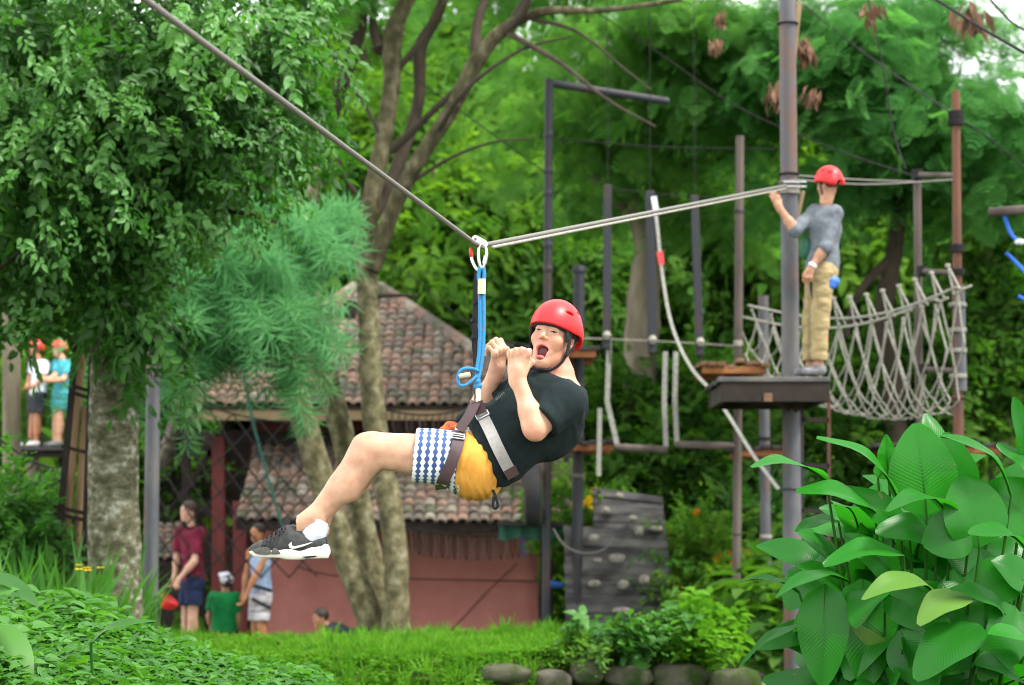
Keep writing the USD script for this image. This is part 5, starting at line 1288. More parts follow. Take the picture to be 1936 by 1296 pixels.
        U.rc(X(28, 38), X(2, 44), .033 * g, .030 * g, .03, flr); U.rc(X(2, 42), X(-25, 26), .030 * g, .028 * g, .03, flr)
        U.rc(X(54, 30), X(62, 50), .03 * g, .012 * g, .02, flr); U.rc(X(14, 48), X(0, 58), .024 * g, .014 * g, .02, flr)
        U.rc(X(38, 76), X(40, 52), .036 * g, .034 * g, .012, None, True)
        up = obj("shoe", wrinkle(U.mesh(.0055), .0012, 40, 3), "shoe_fabric", T, smooth=True, label="dark grey running shoe with thick white sole")
        W = Solid()
        cu = [(X(0, 24), V(.0, 0, 1)), (X(0, 0), V(0.015, 0, -1))]
        W.rc(X(56, 10), X(10, 9), .047 * g, .046 * g, .02, [(X(60, 24), unit(V(-.09, 0, 1))), (X(0, 1), V(0, 0, -1))])
        W.rc(X(10, 9), X(-48, 10), .047 * g, .042 * g, .02, [(X(0, 17), unit(V(0, 0, 1))), (X(0, 1), unit(V(-.05, 0, -1)))])
        W.rc(X(-48, 11), X(-62, 15), .041 * g, .026 * g, .015, [(X(-60, 19), unit(V(.28, 0, 1))), (X(-20, 1), unit(V(-.18, 0, -1)))])
        obj("sole", W.mesh(.0050), "shoe_sole", up, smooth=40)
        if q > 0: continue
        SH = Solid(); SH.ops = U.ops + W.ops
        def patch(poly, name, m, lift=.0022, par=up):
            """flat shape drawn by photo pixels, laid on the shoe"""
            from shapely.geometry import Polygon
            vv, ff = trimesh.creation.triangulate_polygon(Polygon(spline(poly + [poly[0]], 40)[:-1]).buffer(0), engine="earcut")
            mm = trimesh.Trimesh(np.c_[vv, np.zeros(len(vv))], ff); mm = mm.subdivide_to_size(7); p, no = hits(SH, mm.vertices[:, :2], 8.4, 9.4); P3 = p + no * lift
            obj(name, (np.array(P3), mm.faces[:, ::-1] if False else mm.faces), m, par, smooth=True)
        patch([(546, 1030), (552, 1025), (552, 1031), (557, 1033), (567, 1031), (580, 1028), (592, 1025), (582, 1030), (567, 1035), (555, 1038), (548, 1036)], "side_emblem", "shoe_emblem", .003)
        patch([(476, 1040), (490, 1036), (508, 1036), (512, 1047), (500, 1049), (484, 1047)], "toe_overlay", "shoe_overlay")
        patch([(513, 1044), (520, 1036), (530, 1047), (514, 1048)], "side_overlay", "shoe_overlay")
        patch([(604, 1036), (613, 1029), (615, 1032), (607, 1041)], "heel_stripe", "white_shoe", .003)
        patch([(571, 1053), (578, 1052), (596, 1051), (597, 1053), (580, 1055)], "air_window", "dark_cotton", .0025)
        L = MB()
        for k in range(5):
            a = R_(536 - k * 9, 1006 + k * 6.5, -.165); b = R_(536 - k * 9 + 5, 1003 + k * 6.0, -.06); mdl = (a + b) / 2 + V(-.004, 0, .022)
            L.tube(spline([a, mdl, b], 8), .0042, 6)
        L.tube(spline([R_(541, 1000, -.12), R_(530, 1000, -.15), R_(533, 1012, -.165)], 8), .0035, 6)
        obj("laces", L, "black_webbing", up, smooth=True)
        obj("pull_tab", MB().ribbon([R_(535, 1004, -.10), R_(541, 990, -.10), R_(546, 980, -.10)], np.tile(V(-.3, -.9, .2), (3, 1)), .03, .006), "black_webbing", up)
    return T

# the block-print of the shorts: strings of white beads on blue, greener towards the lower hem
usd = {"uv": ("uvmap", {"attribute": "st"}), "s": ("separate_xyz", {}),
       "a": ("math", {"math_type": "multiply", "value2": 2 * math.pi / .0325}), "b": ("math", {"math_type": "multiply", "value2": 2 * math.pi / .0285}),
       "ca": ("math", {"math_type": "cosine"}), "cb": ("math", {"math_type": "cosine"}), "sm": ("math", {"math_type": "multiply_add", "value2": .62}),
       "st": ("map_range", {"from_min": -.10, "from_max": .12, "clamp": True}),
       "g": ("geometry", {}), "gz": ("separate_xyz", {}), "gr": ("map_range", {"from_min": float(at(0, 945, 9)[2]), "from_max": float(at(0, 905, 9)[2]), "clamp": True}),
       "bl": ("mix_color", {"a": (.035, .10, .085), "b": (.045, .085, .22)}), "wh": ("mix_color", {"a": (.50, .62, .44), "b": (.72, .74, .74)}),
       "m": ("mix_color", {}), "p": ("principled_bsdf", {"roughness": .85, "specular_ior_level": .2})}
MATS["shorts_print"] = usdkit.material(stage, "/World/Looks/shorts_print", usd,
    [("uv.UV", "s.vector"), ("s.x", "a.value1"), ("s.y", "b.value1"), ("a.value", "ca.value1"), ("b.value", "cb.value1"), ("cb.value", "sm.value1"), ("ca.value", "sm.value3"),
     ("sm.value", "st.value"), ("g.position", "gz.vector"), ("gz.z", "gr.value"), ("gr.result", "bl.fac"), ("gr.result", "wh.fac"), ("bl.result", "m.a"), ("wh.result", "m.b"), ("st.result", "m.fac"), ("m.result", "p.base_color")], surface="p.BSDF")
mat("orange_cloth", (.55, .17, .03), .8, (.35, .05, .04), 40, .2)
mat("print_grey", (.10, .12, .12), .9, None, 20)
rider = build_rider()

# ---------------------------------------------------------------- zip line, pulley, lanyard
PL = R_(908, 464)
TOP, FAR = at(1488, 352, 18.13), None
_dir = (PL - at(1488, 352, 18.13)); _e = at(292, 20, 6.2)
zl = thing("zip_line", "grey steel zip line cable sagging from upper left to the tall pole", "cable", PL)
left_end = at(205, -52, 5.6)
obj("cable", MB().tube(np.vstack([np.linspace(left_end, PL + V(-.012, 0, .0), 14), np.linspace(PL + V(.012, 0, 0), at(1486, 351, 18.05), 30)]), .0100, 8), "steel_cable", zl, smooth=True)
obj("safety_cable", MB().tube(np.linspace(PL + V(.05, .1, .004), at(1486, 357, 18.05), 30), .0075, 8), "pale_rope", zl, smooth=True)

pt = thing("pulley", "silver zip line pulley with two carabiners riding the cable above the rider", "pulley", PL)
S = Solid(); S.rc(R_(899, 453, -.02), R_(915, 462, -.02), .017, .017, .006).rc(R_(899, 453, -.02), R_(899, 453, -.06), .006, .006, .004, None, True)
obj("side_plate", S.mesh(.004), "white_anodised", pt, smooth=True)
S = Solid(); S.rc(R_(899, 453, .02), R_(915, 462, .02), .016, .016, .006)
obj("side_plate", S.mesh(.004), "white_anodised", pt, smooth=True)
obj("wheel", MB().cyl(R_(902, 457, -.012), R_(902, 457, .012), .014, n=18).cyl(R_(914, 460, -.012), R_(914, 460, .012), .012, n=18), "steel", pt, smooth=30)
obj("carabiner", MB().tube(spline([R_(916, 462, -.03), R_(920, 478, -.03), R_(918, 494, -.03), R_(913, 507, -.03), R_(908, 503, -.03), R_(905, 490, -.03), R_(905, 474, -.03), R_(909, 464, -.03), R_(916, 462, -.03)], 40), .0068, 8), "steel", pt, smooth=True, label="steel locking carabiner")
obj("carabiner_sleeve", MB().cyl(R_(919, 484, -.03), R_(916, 499, -.03), .0098, n=12), "steel", pt, smooth=30)
c2 = obj("carabiner", MB().tube(spline([R_(891, 486, -.02), R_(893, 494, -.02), R_(899, 506, -.02), R_(905, 511, -.02), R_(908, 504, -.02)], 22), .0066, 8), "white_anodised", pt, smooth=True, label="open white carabiner with a red tip")
obj("gate", MB().tube([R_(890, 469, -.02), R_(890, 476, -.02), R_(891.5, 486, -.02)], [.006, .0085, .008], 10), "red_anodised", c2, smooth=True)

ly = thing("lanyard", "blue flecked rope lanyard and black webbing linking the pulley to the harness", "rope", R_(905, 760))
for k, dx in enumerate((-3.2, 3.4)):
    pts = [R_(911 + dx * .9, 506, -.03), R_(910 + dx * 1.6, 522, -.03), R_(910 + dx, 540, -.03), R_(911 + dx * 1.1, 580, -.035), R_(911 + dx, 630, -.04), R_(909 + dx, 670, -.05), R_(905 + dx, 700, -.06), R_(903 + dx * .5, 716, -.07), R_(903, 736, -.08)]
    obj("rope", MB().tube(spline(pts, 50), .0085, 10), "blue_rope", ly, smooth=True)
obj("rope_sleeve", MB().tube([R_(911, 528, -.032), R_(911, 540, -.032), R_(910.5, 557, -.034)], [.0165, .0172, .0165], 12), "cream_tape", ly, smooth=30)
obj("loop", MB().tube(spline([R_(905, 702, -.07), R_(890, 697, -.09), R_(872, 700, -.10), R_(866, 714, -.10), R_(869, 728, -.10), R_(880, 729, -.10), R_(893, 719, -.09), R_(901, 712, -.08)], 40), .0075, 8), "blue_rope", ly, smooth=True)
obj("loop_tape", MB().cyl(R_(868, 712, -.10), R_(889, 708, -.105), .0105, n=12), "cream_tape", ly, smooth=30)
S = Solid()
for px, py, r in ((903, 722, .015), (906, 730, .014), (900, 731, .013), (904, 738, .014)): S.ell(R_(px, py, -.075), np.eye(3), (r, r, r * .8), .006)
obj("knot", S.mesh(.004), "blue_rope", ly, smooth=True)
obj("rope_end", MB().tube([R_(904, 738, -.08), R_(904.5, 750, -.12), R_(904, 764, -.15)], .011, 10), "cream_tape", ly, smooth=True)
bw = obj("webbing", MB().ribbon(spline([R_(904, 508, -.01), R_(901, 530, .0), R_(899, 580, .0), R_(897, 640, .0), R_(901, 700, .0), R_(902, 758, -.10)], 30), np.tile(V(-.35, -.93, 0), (30, 1)), .024, .006), "black_webbing", ly, smooth=30)
for px, py, dx, dy_ in ((897, 603, -8, 5), (896, 612, 4, 14), (896, 636, -6, 8), (899, 570, -5, 6)):
    obj("strap_tail", MB().ribbon([R_(px, py, -.004), R_(px + dx * .6, py + dy_ * .3, -.012), R_(px + dx, py + dy_, -.02)], np.tile(V(-.2, -.97, .1), (3, 1)), [.018, .016, .006], .004), "black_webbing", bw)
# ---------------------------------------------------------------- the other people
def person(label, Y, J, fwd, hfwd, hup=(0, 0, 1), s=1.0, res=.011, skin=(.5, .3, .2), top="maroon_cotton", bottom="navy_cotton", sleeve=.6, leg=.55, hair="brown_hair", helmet=None, shoes="grey_shoe", hands=None, shirt_len=0.0, beard=False, cap=None, sleeveless=False, bulk=1.0, hemdrop=.06):
    """J: photo pixels (x, y, depth offset) of the joints; body one mesh, clothes and hair its children"""
    G = {k: at(v[0], v[1], Y + (v[2] if len(v) > 2 else 0)) for k, v in J.items()}
    foot = np.minimum(G["ankN"], G["ankF"]); T = thing("person", label, "person", (G["pel"][0], Y, foot[2] - .08 * s))
    u = unit(G["chest"] - G["pel"]); A = frame(u, fwd); HA = frame(hup, hfwd); hc = G["head"]; b = bulk * s
    Bo = Solid(); C = Solid(); D = Solid()
    mid = (G["pel"] + G["chest"]) / 2
    for S, g in ((Bo, 0.0), (C, .018 * s)):
        S.ell(G["chest"], A, np.array((.165, .115, .165)) * b + g, .04); S.ell(mid, A, np.array((.145, .105, .17)) * b + g, .06)
        for q in ("N", "F"): S.rc(G["chest"] + u * .075 * s, G["sh" + q], .072 * s + g, (.058 if not (sleeveless and S is C) else .035) * s + g, .05)
    hemp = G["pel"] - u * hemdrop * s + u * 0
    C.ell(G["pel"] + u * .03 * s, A, np.array((.165, .130, .17)) * b + .012, .06, (hemp, -u))
    Bo.ell(G["pel"], A, np.array((.16, .12, .13)) * b, .04)
    Bo.rc(G["neck"], hc - HA[2] * .06 * s, .056 * s, .054 * s, .03)
    for q in ("N", "F"):
        sh, el, wr = G["sh" + q], G["el" + q], G["wr" + q]
        Bo.rc(sh, el, .052 * s, .041 * s, .02); Bo.rc(el, wr, .041 * s, .028 * s, .02); Bo.rc(el + (wr - el) * .1, el + (wr - el) * .35, .041 * s, .042 * s, .03)
        h = (hands or {}).get(q, (unit(wr - el), V(0, .5, 0) + A[1], V(-.3, -1, 0)))
        add_hand(Bo, wr + unit(wr - el) * .01 * s, h[0], h[1], h[2], .95 * s, h[3] if len(h) > 3 else (28, 36, 26))
        if not sleeveless:
            d = unit(el - sh)
            if sleeve <= 1:
                e = sh + (el - sh) * sleeve; C.rc(sh, e + d * .04 * s, .072 * s, .070 * s, .03, (e, d))
            else:
                e = el + (wr - el) * (sleeve - 1); d2 = unit(wr - el); C.rc(sh, el, .070 * s, .058 * s, .03); C.rc(el, e + d2 * .03, .058 * s, .052 * s, .02, (e, d2))
        hp, kn, an = G["hip" + q], G["kn" + q], G["ank" + q]
        Bo.rc(hp, kn, .088 * b, .056 * b, .03); Bo.rc(kn, an, .054 * b, .038 * s, .02); sd = unit(an - kn); Bo.rc(kn + sd * .07 * s - A[1] * .02 * s, kn + sd * .18 * s - A[1] * .02 * s, .05 * b, .05 * b, .04)
        toe = G.get("toe" + q, an + A[1] * .18 * s); ft = unit(toe - an)
        Bo.rc(an, an + V(0, 0, -.045 * s), .038 * s, .033 * s, .02); Bo.rc(an + V(0, 0, -.04 * s), toe, .033 * s, .022 * s, .02)
        if leg <= 1:
            e = hp + (kn - hp) * leg; d = unit(kn - hp); D.rc(hp, e + d * .05 * s, .110 * b, .105 * b, .05, (e, d))
        else:
            e = kn + (an - kn) * (leg - 1); d = unit(an - kn); D.rc(hp, kn, .105 * b, .076 * s, .04); D.rc(kn, e + d * .03, .076 * s, .068 * s, .03, (e, d))
        K = Solid(); so = an + V(0, 0, -.072 * s); fl = (so, V(0, 0, -1))
        K.rc(an + V(0, 0, -.035 * s), toe + V(0, 0, -.005), .043 * s, .034 * s, .02, fl); K.rc(an, an + V(0, 0, -.04 * s) - ft * .025 * s, .044 * s, .044 * s, .02, [fl, (an + V(0, 0, .012 * s), V(0, 0, 1))])
        sp = obj("shoe", K.mesh(res * .8), shoes, T, smooth=True)
        obj("sole", MB().tube([so - ft * .062 * s + V(0, 0, .006), so + V(0, 0, .006), so + (toe - an) * V(1, 1, 0) * .6 + V(0, 0, .006), so + (toe - an) * V(1, 1, 0) * 1.12 + V(0, 0, .010)], [.034 * s, .042 * s, .045 * s, .026 * s], 8), "shoe_sole", sp, smooth=True) if False else None
    D.ell(G["pel"] - u * .01, A, np.array((.18, .138, .15)) * b, .05, (G["pel"] + u * .10 * s, u))
    P = add_head(Bo, hc, HA, s, 0.0, res < .012)
    v, f = Bo.mesh(res); obj("body", (v, f), "skin", T, smooth=True, tint=face_tint(v, hc, HA, s, skin, tuple(.8 * np.array(skin) * (1.15, .8, .8)), 0, .2))
    w = wrinkle(D.mesh(res), .013 if leg > 1 else .008, 9, 3, (1, 1, 2.2)); obj("trousers" if leg > 1 else "shorts", w, bottom, T, smooth=True) if not isinstance(bottom, tuple) else None
    w = wrinkle(C.mesh(res), .012, 10, 9, (1.5, 1.5, 1)); obj("shirt", w, top, T, smooth=True)
    if hair:
        Hh = Solid().ell(P(0, -.016, .045), HA, np.array((.084, .100, .094)) * s, .01, [(P(0, .052, .055), unit(HA[1] * 1.0 - HA[2] * .75)), (P(0, 0, -.05), -HA[2])])
        obj("hair", wrinkle(Hh.mesh(res * .8), .006, 40, 2), hair, T, smooth=True)
    for q in (-1, 1):
        if res < .012:
            e = trimesh.creation.icosphere(1, .0115 * s); obj("eye", (e.vertices + P(q * .033, .0765, .012), e.faces), "eye_dark", T, smooth=True)
    if helmet:
        hh = P(0, -.008, .042); hr = np.array((.106, .128, .118)) * s
        S = Solid().ell(hh, HA, hr, .01, [(P(0, .09, .038), unit(-HA[2] + HA[1] * .10))])
        for q in (-1, 1): S.ell(P(q * .05, -.055, .005), HA, np.array((.05, .072, .062)) * s, .03, [(P(0, -.03, -.022), -HA[2])])
        S.ell(hh - HA[2] * .012, HA, hr - .015, .004, None, True)
        for q in (-1, 1):
            S.ell(P(q * .066, -.02, -.02), HA, np.array((.04, .075, .055)) * s, .01, None, True)
            for fa, el in ((.62, .60), (-.15, .75), (-.85, .5)):
                dd = unit(HA[0] * q * .75 + HA[1] * fa + HA[2] * el); t = 1 / np.linalg.norm((HA @ dd) / hr); c = hh + dd * t
                ax = unit(np.cross(HA[2], dd)); S.ell(c, np.array([ax, np.cross(dd, ax), dd]), (.02, .0065, .03), .003, None, True)
        hm = obj("helmet", S.mesh(min(res * .6, .006)), helmet, T, smooth=True)
        cc = P(0, 0, -.03)
        for q in (-1, 1):
            pts = spline([P(*p) for p in ((q * .083, .02, .02), (q * .08, .014, -.05), (q * .05, .03, -.10), (0, .055, -.122))], 10)
            obj("chin_strap", MB().ribbon(pts, [unit(p - cc) for p in pts], .016, .005), "black_webbing", hm)
    if cap:
        S = Solid().ell(P(0, -.01, .05), HA, np.array((.09, .104, .088)) * s, .01, [(P(0, .0, .045), -HA[2])]); S.rc(P(-.04, .10, .05), P(.04, .10, .05), .05 * s, None, .02, [(P(0, 0, .056), HA[2]), (P(0, 0, .046), -HA[2])])
        obj("cap", S.mesh(.008), cap, T, smooth=True)
    return T, G, A, HA, P

# man standing on the platform
Yp = 17.85
Tp, Gp, Ap_, HAp, Pp = person("man in grey shirt, khaki trousers and red helmet standing on the platform holding the cable", Yp,
    dict(head=(1566, 350), neck=(1562, 381), chest=(1560, 432), pel=(1554, 512), shN=(1577, 405, -.10), shF=(1541, 404, .10), elN=(1560, 468, -.20), wrN=(1534, 506, -.22), elF=(1503, 436, -.10), wrF=(1474, 394, -.12),
         hipN=(1556, 516, -.085), hipF=(1546, 516, .085), knN=(1550, 612, -.10), knF=(1534, 610, .08), ankN=(1548, 693, -.09), ankF=(1532, 695, .09), toeN=(1524, 702, -.12), toeF=(1508, 703, .06)),
    (-.85, .35, 0), (-.62, .72, .05), (-.12, 0, 1), s=1.0, res=.008, skin=(.40, .22, .14), top="grey_cotton", bottom="khaki_cotton", sleeve=1.12, leg=1.86, hair="dark_hair", helmet="red_helmet_plastic", shoes="grey_shoe",
    hands={"N": (V(-.35, -.05, -.9), V(.3, .9, 0), V(-.9, -.2, 0), (45, 60, 40)), "F": (V(-.35, -.1, .9), V(-.2, .95, 0), V(.9, .2, .2), (25, 30, 20))}, hemdrop=.02)
wd = unit(Gp["wrN"] - Gp["elN"]); wc = Gp["wrN"] - wd * .02
obj("wristwatch", MB().tube([wc - wd * .014, wc - wd * .010, wc + wd * .010, wc + wd * .014], [.034, .0385, .0385, .034], 14), "white_cotton", Tp, smooth=30)
c = at(1571, 533, Yp - .12)
S = Solid().ell(c, np.eye(3), (.075, .05, .06), .02).ell(c + V(-.02, -.02, -.04), np.eye(3), (.05, .03, .03), .02)
obj("hip_bag", wrinkle(S.mesh(.009), .006, 20, 3), "lamp_blue", Tp, smooth=True)
obj("waist_strap", MB().ribbon(spline([at(1535, 497, Yp - .14), at(1555, 500, Yp - .17), at(1577, 502, Yp - .10)], 10), np.tile(V(0, -1, 0), (10, 1)), .035, .005), "black_webbing", Tp)
obj("gear_sling", MB().ribbon(spline([at(1537, 500, Yp - .12), at(1533, 540, Yp - .13), at(1539, 575, Yp - .13)], 8), np.tile(V(0, -1, 0), (8, 1)), .02, .006), "black_webbing", Tp)
obj("chest_pouch", wrinkle(Solid().ell(at(1523, 470, Yp - .02), np.eye(3), (.05, .07, .10), .02).mesh(.01), .005, 20, 1), "green_tarp", Tp, smooth=True)

# maroon shirt, helmet in hand
Ym = 25.3
Tm, Gm, Am, HAm, Pm = person("man in maroon t-shirt and navy shorts beside the grey pole, holding a red helmet", Ym,
    dict(head=(356, 968), neck=(362, 990), chest=(363, 1032), pel=(366, 1100), shN=(378, 1008, -.10), shF=(342, 1008, .06), elN=(367, 1062, -.20), wrN=(338, 1096, -.24), elF=(335, 1055, .10), wrF=(330, 1090, .0),
         hipN=(368, 1104, -.07), hipF=(356, 1104, .09), knN=(364, 1170, -.10), knF=(352, 1170, .08), ankN=(362, 1226, -.05), ankF=(350, 1226, .10), toeN=(340, 1232, -.1), toeF=(330, 1232, .05)),
    (-.85, -.45, 0), (-.80, -.60, .0), s=.98, res=.010, skin=(.50, .30, .22), top="maroon_cotton", bottom="navy_cotton", sleeve=.75, leg=.62, hair="brown_hair", shoes="white_shoe", hemdrop=.02,
    hands={"N": (V(-.35, -.05, -.9), V(.5, .8, 0), V(-.8, -.5, 0), (55, 60, 40))})
obj("harness_belt", MB().ribbon(spline([at(345, 1086, Ym - .16), at(366, 1091, Ym - .20), at(386, 1088, Ym - .08)], 10), np.tile(V(0, -1, 0), (10, 1)), .045, .006), "black_webbing", Tm)
hcn = at(320, 1133, Ym - .22); HB = frame(V(-.5, .1, -.7), V(.5, -.7, -.3)); hr = np.array((.106, .13, .118)) * 1.12
S = Solid().ell(hcn, HB, hr, .01, [(hcn - HB[2] * .01, -HB[2])]).ell(hcn - HB[2] * .014, HB, hr - .015, .004, None, True)
for q in (-1, 1):
    for fa in (.5, -.5):
        dd = unit(HB[0] * q * .75 + HB[1] * fa + HB[2] * .6); t = 1 / np.linalg.norm((HB @ dd) / hr); S.ell(hcn + dd * t, np.array([unit(np.cross(HB[2], dd)), np.cross(dd, unit(np.cross(HB[2], dd))), dd]), (.02, .007, .03), .003, None, True)
hm2 = thing("helmet", "red helmet held upside down in the hand of the man in maroon", "helmet", hcn)
obj("shell", S.mesh(.006), "red_helmet_matte", hm2, smooth=True)
obj("strap", MB().tube(spline([hcn + V(.06, -.05, .08), at(331, 1118, Ym - .26), hcn + V(-.06, -.05, .06)], 10), .008, 6), "black_webbing", hm2)

# green shirt, white cap, seen from behind, sitting low
stool = solo("low_bench", MB().box(at(428, 1216, 25.75) + V(0, .1, 0), (.7, .3, .05)).box(at(412, 1226, 25.75) + V(0, .1, 0), (.06, .26, .2)).box(at(444, 1226, 25.75) + V(0, .1, 0), (.06, .26, .2)), "dark_timber", "low wooden bench under the person in green, mostly hidden by grass", "bench")
Tg, Gg, Ag, HAg, Pg = person("person in green t-shirt and pale cap sitting low before the red corner post", 25.6,
    dict(head=(428, 1101, .0), neck=(427, 1119, -.01), chest=(425, 1146, 0), pel=(424, 1199, .05), shN=(444, 1130, -.03), shF=(404, 1130, .03), elN=(451, 1166, .02), wrN=(447, 1200, .10), elF=(396, 1165, .08), wrF=(402, 1196, .20),
         hipN=(432, 1204, .08), hipF=(416, 1204, .08), knN=(440, 1196, .46), knF=(408, 1196, .46), ankN=(440, 1226, .50), ankF=(408, 1226, .50), toeN=(440, 1232, .66), toeF=(408, 1232, .66)),
    (.05, .98, .05), (-.35, .75, .62), (.15, -.62, .78), s=.92, res=.011, skin=(.42, .24, .16), top="green_cotton", bottom="dark_cotton", sleeve=.7, leg=1.6, hair="dark_hair", cap="white_cotton", shoes="grey_shoe", hemdrop=-.05)
# tank top
mat("striped_shorts", (.55, .52, .55), .9, (.20, .19, .22), 9, .2, stretch=(.25, .25, 3.2), lo=.42, hi=.5)
Tt, Gt, At, HAt, Pt = person("tanned youth in pale blue tank top and striped shorts in front of the red wall", 25.4,
    dict(head=(487, 1008), neck=(491, 1030), chest=(493, 1068), pel=(494, 1124), shN=(507, 1044, -.06), shF=(474, 1045, .05), elN=(482, 1090, -.20), wrN=(465, 1128, -.20), elF=(466, 1088, .06), wrF=(460, 1124, .0),
         hipN=(498, 1128, -.06), hipF=(486, 1128, .08), knN=(494, 1184, -.08), knF=(482, 1184, .08), ankN=(496, 1228, -.05), ankF=(484, 1228, .1), toeN=(476, 1234, -.1), toeF=(464, 1234, .05)),
    (-.80, -.55, 0), (-.78, -.62, .08), s=.88, res=.010, skin=(.42, .20, .10), top="pale_blue_cotton", bottom="striped_shorts", leg=.82, hair="dark_hair", sleeveless=True, shoes="white_shoe", hemdrop=.06)
obj("harness_belt", MB().ribbon(spline([at(478, 1108, 25.24), at(496, 1112, 25.20), at(514, 1118, 25.3)], 10), np.tile(V(0, -1, 0), (10, 1)), .04, .006), "black_webbing", Tt)
obj("leg_loop", MB().ribbon(spline([at(476, 1132, 25.24), at(494, 1142, 25.20), at(512, 1150, 25.28)], 10), np.tile(V(0, -1, 0), (10, 1)), .04, .006), "black_webbing", Tt)
# bending man
Tb, Gb, Ab, HAb, Pb = person("black haired man in dark shirt bending down at the grass before the wall", 25.0,
    dict(head=(606, 1170), neck=(619, 1184, .02), chest=(638, 1198, .04), pel=(680, 1213, .08), shN=(628, 1196, -.14), shF=(627, 1192, .18), elN=(613, 1222, -.20), wrN=(598, 1231, -.24), elF=(612, 1222, .22), wrF=(597, 1231, .2),
         hipN=(682, 1216, -.02), hipF=(682, 1216, .16), knN=(656, 1228, -.10), knF=(656, 1228, .22), ankN=(690, 1233, -.06), ankF=(690, 1233, .2), toeN=(672, 1236, -.06), toeF=(672, 1236, .2)),
    (-.5, -.10, -.86), (-.95, -.30, -.05), (-.12, 0, 1), s=.92, res=.011, skin=(.34, .18, .10), top="dark_cotton", bottom="dark_cotton", sleeve=.7, leg=1.6, hair="dark_hair", shoes="grey_shoe")
# two people on the far left platform
pl = thing("lookout_platform", "narrow dark platform under the two people at the far left", "platform", at(92, 848, 30.5))
for k in range(5): obj("plank", MB().box((at(88, 0, 30.6)[0] + (k % 2) * .02, 30.3 + k * .17, at(0, 850, 30.5)[2] - .0), (.85, .155, .05), None, .006), "dark_plank", pl)
obj("bearer", MB().bar(at(40, 858, 30.35), at(140, 858, 30.35), .08, .10), "dark_timber", pl)
obj("post", MB().bar(at(120, gpy(120, 30.6), 30.6), at(120, 856, 30.6), .12, .12, (0, 1, 0)), "dark_timber", pl)
person("person in white shirt and red helmet on the far left platform, half hidden by leaves", 30.5,
    dict(head=(68, 660), neck=(72, 678), chest=(76, 702), pel=(72, 746), shN=(86, 690, -.06), shF=(64, 690, .08), elN=(80, 716, -.2), wrN=(66, 728, -.3), elF=(58, 712, .1), wrF=(52, 728, -.05),
         hipN=(75, 750, -.06), hipF=(68, 750, .08), knN=(70, 796, -.08), knF=(62, 796, .08), ankN=(68, 835, -.06), ankF=(58, 835, .08), toeN=(50, 840, -.1), toeF=(42, 840, .04)),
    (-.8, -.5, 0), (-.85, -.4, 0), s=.86, res=.013, skin=(.36, .17, .09), top="white_cotton", bottom="dark_cotton", sleeve=.75, leg=.7, hair=None, helmet="red_helmet_matte", shoes="white_shoe")
person("person in teal shirt with orange helmet leaning on the rope at the far left", 30.4,
    dict(head=(112, 661), neck=(118, 678), chest=(121, 702), pel=(116, 744), shN=(133, 690, -.08), shF=(108, 688, .06), elN=(120, 718, -.24), wrN=(98, 720, -.3), elF=(104, 712, -.1), wrF=(92, 716, -.2),
         hipN=(118, 748, -.06), hipF=(110, 748, .08), knN=(113, 794, -.08), knF=(106, 794, .08), ankN=(112, 835, -.06), ankF=(104, 835, .08), toeN=(94, 840, -.1), toeF=(86, 840, .04)),
    (-.85, -.4, 0), (-.8, -.5, -.1), s=.86, res=.013, skin=(.52, .30, .20), top="teal_cotton", bottom="teal_cotton", sleeve=.7, leg=.6, hair=None, helmet="orange_helmet_plastic", shoes="grey_shoe")
# ---------------------------------------------------------------- lawn, banks and near plants
r = np.random.default_rng(31)
def scatter(n, x0, x1, y0, y1, keep=None):
    x = r.uniform(x0, x1, n); y = r.uniform(y0, y1, n); m = np.abs(x) < y * .27 + .3
    if keep is not None: m &= keep(x, y)
    x, y = x[m], y[m]; return np.stack([x, y, ground(x, y)], 1)
def grown(name, proto, mtl, P, scale, label, tilt=.18):
    X = np.stack([np.cos(a := r.uniform(0, 6.28, len(P))), np.sin(a), r.normal(0, tilt, len(P))], 1)
    p = instancer(name, proto, P, frames(X, roll=tilt, r=r), r.uniform(*scale, len(P)), mtl, None, "stuff"); return tag(p, label, name.replace("_", " "))
pl_ = lambda x, y: (meshkit.noise(np.stack([x * 2.2, y * 1.6, 0 * x], -1), 3) + .5 * r.random(len(x)) > .50) & (y > 16.22 + .25 * np.sin(x * 1.3) - 4 * (x < -2.4) - 1.1 * (x < -.2)) & (x < 1.9)
grown("lawn_grass", "shorttuft", "grass_leaf", scatter(13000, -6, 2, 12.5, 20.2, pl_), (.5, 1.5), "short bright lawn grass on the raised edge")
grown("meadow_grass", "tuft", "grass_leaf", scatter(5200, -8, 8, 20.2, 31), (.4, .8), "longer grass around the house and the posts")
grown("path_grass", "tuft", "grass_leaf", scatter(1500, .8, 4.5, 13.5, 20), (.4, .8), "sparse grass between the stones by the tall pole")
lk = lambda x, y: x < -.62 + .12 * np.sin(y * 2)
grown("ground_cover", "herb", "cover_leaf", scatter(12000, -4.5, .2, 7.2, 14.5, lk), (.45, .85), "low leafy ground cover on the near left bank")
grown("ground_cover", "bigherb", "cover_leaf", scatter(300, -4, -2.0, 7.6, 12), (.45, .75), "larger leaved weeds standing above the ground cover at left")
grown("fern_cover", "fern", "grass_leaf", scatter(260, -3.6, -1.6, 9.0, 15.5), (.5, .8), "light green fern like sprigs on the left bank", .4)
P = scatter(220, -5.5, -3.05, 14.5, 18.5); grown("iris_leaves", "blades", "cover_leaf", P, (1.2, 2.0), "upright sword shaped leaves at the foot of the left trunk", .12)
P = scatter(900, 1.4, 8, 19.5, 30, lambda x, y: (y > 24.5) | (x > 2.2)); P[:, 2] += r.uniform(0, .5, len(P)); grown("shrub_cover", "bigherb", "deep_leaf", P, (1.4, 2.6), "dark leafy weeds under the posts at the right")
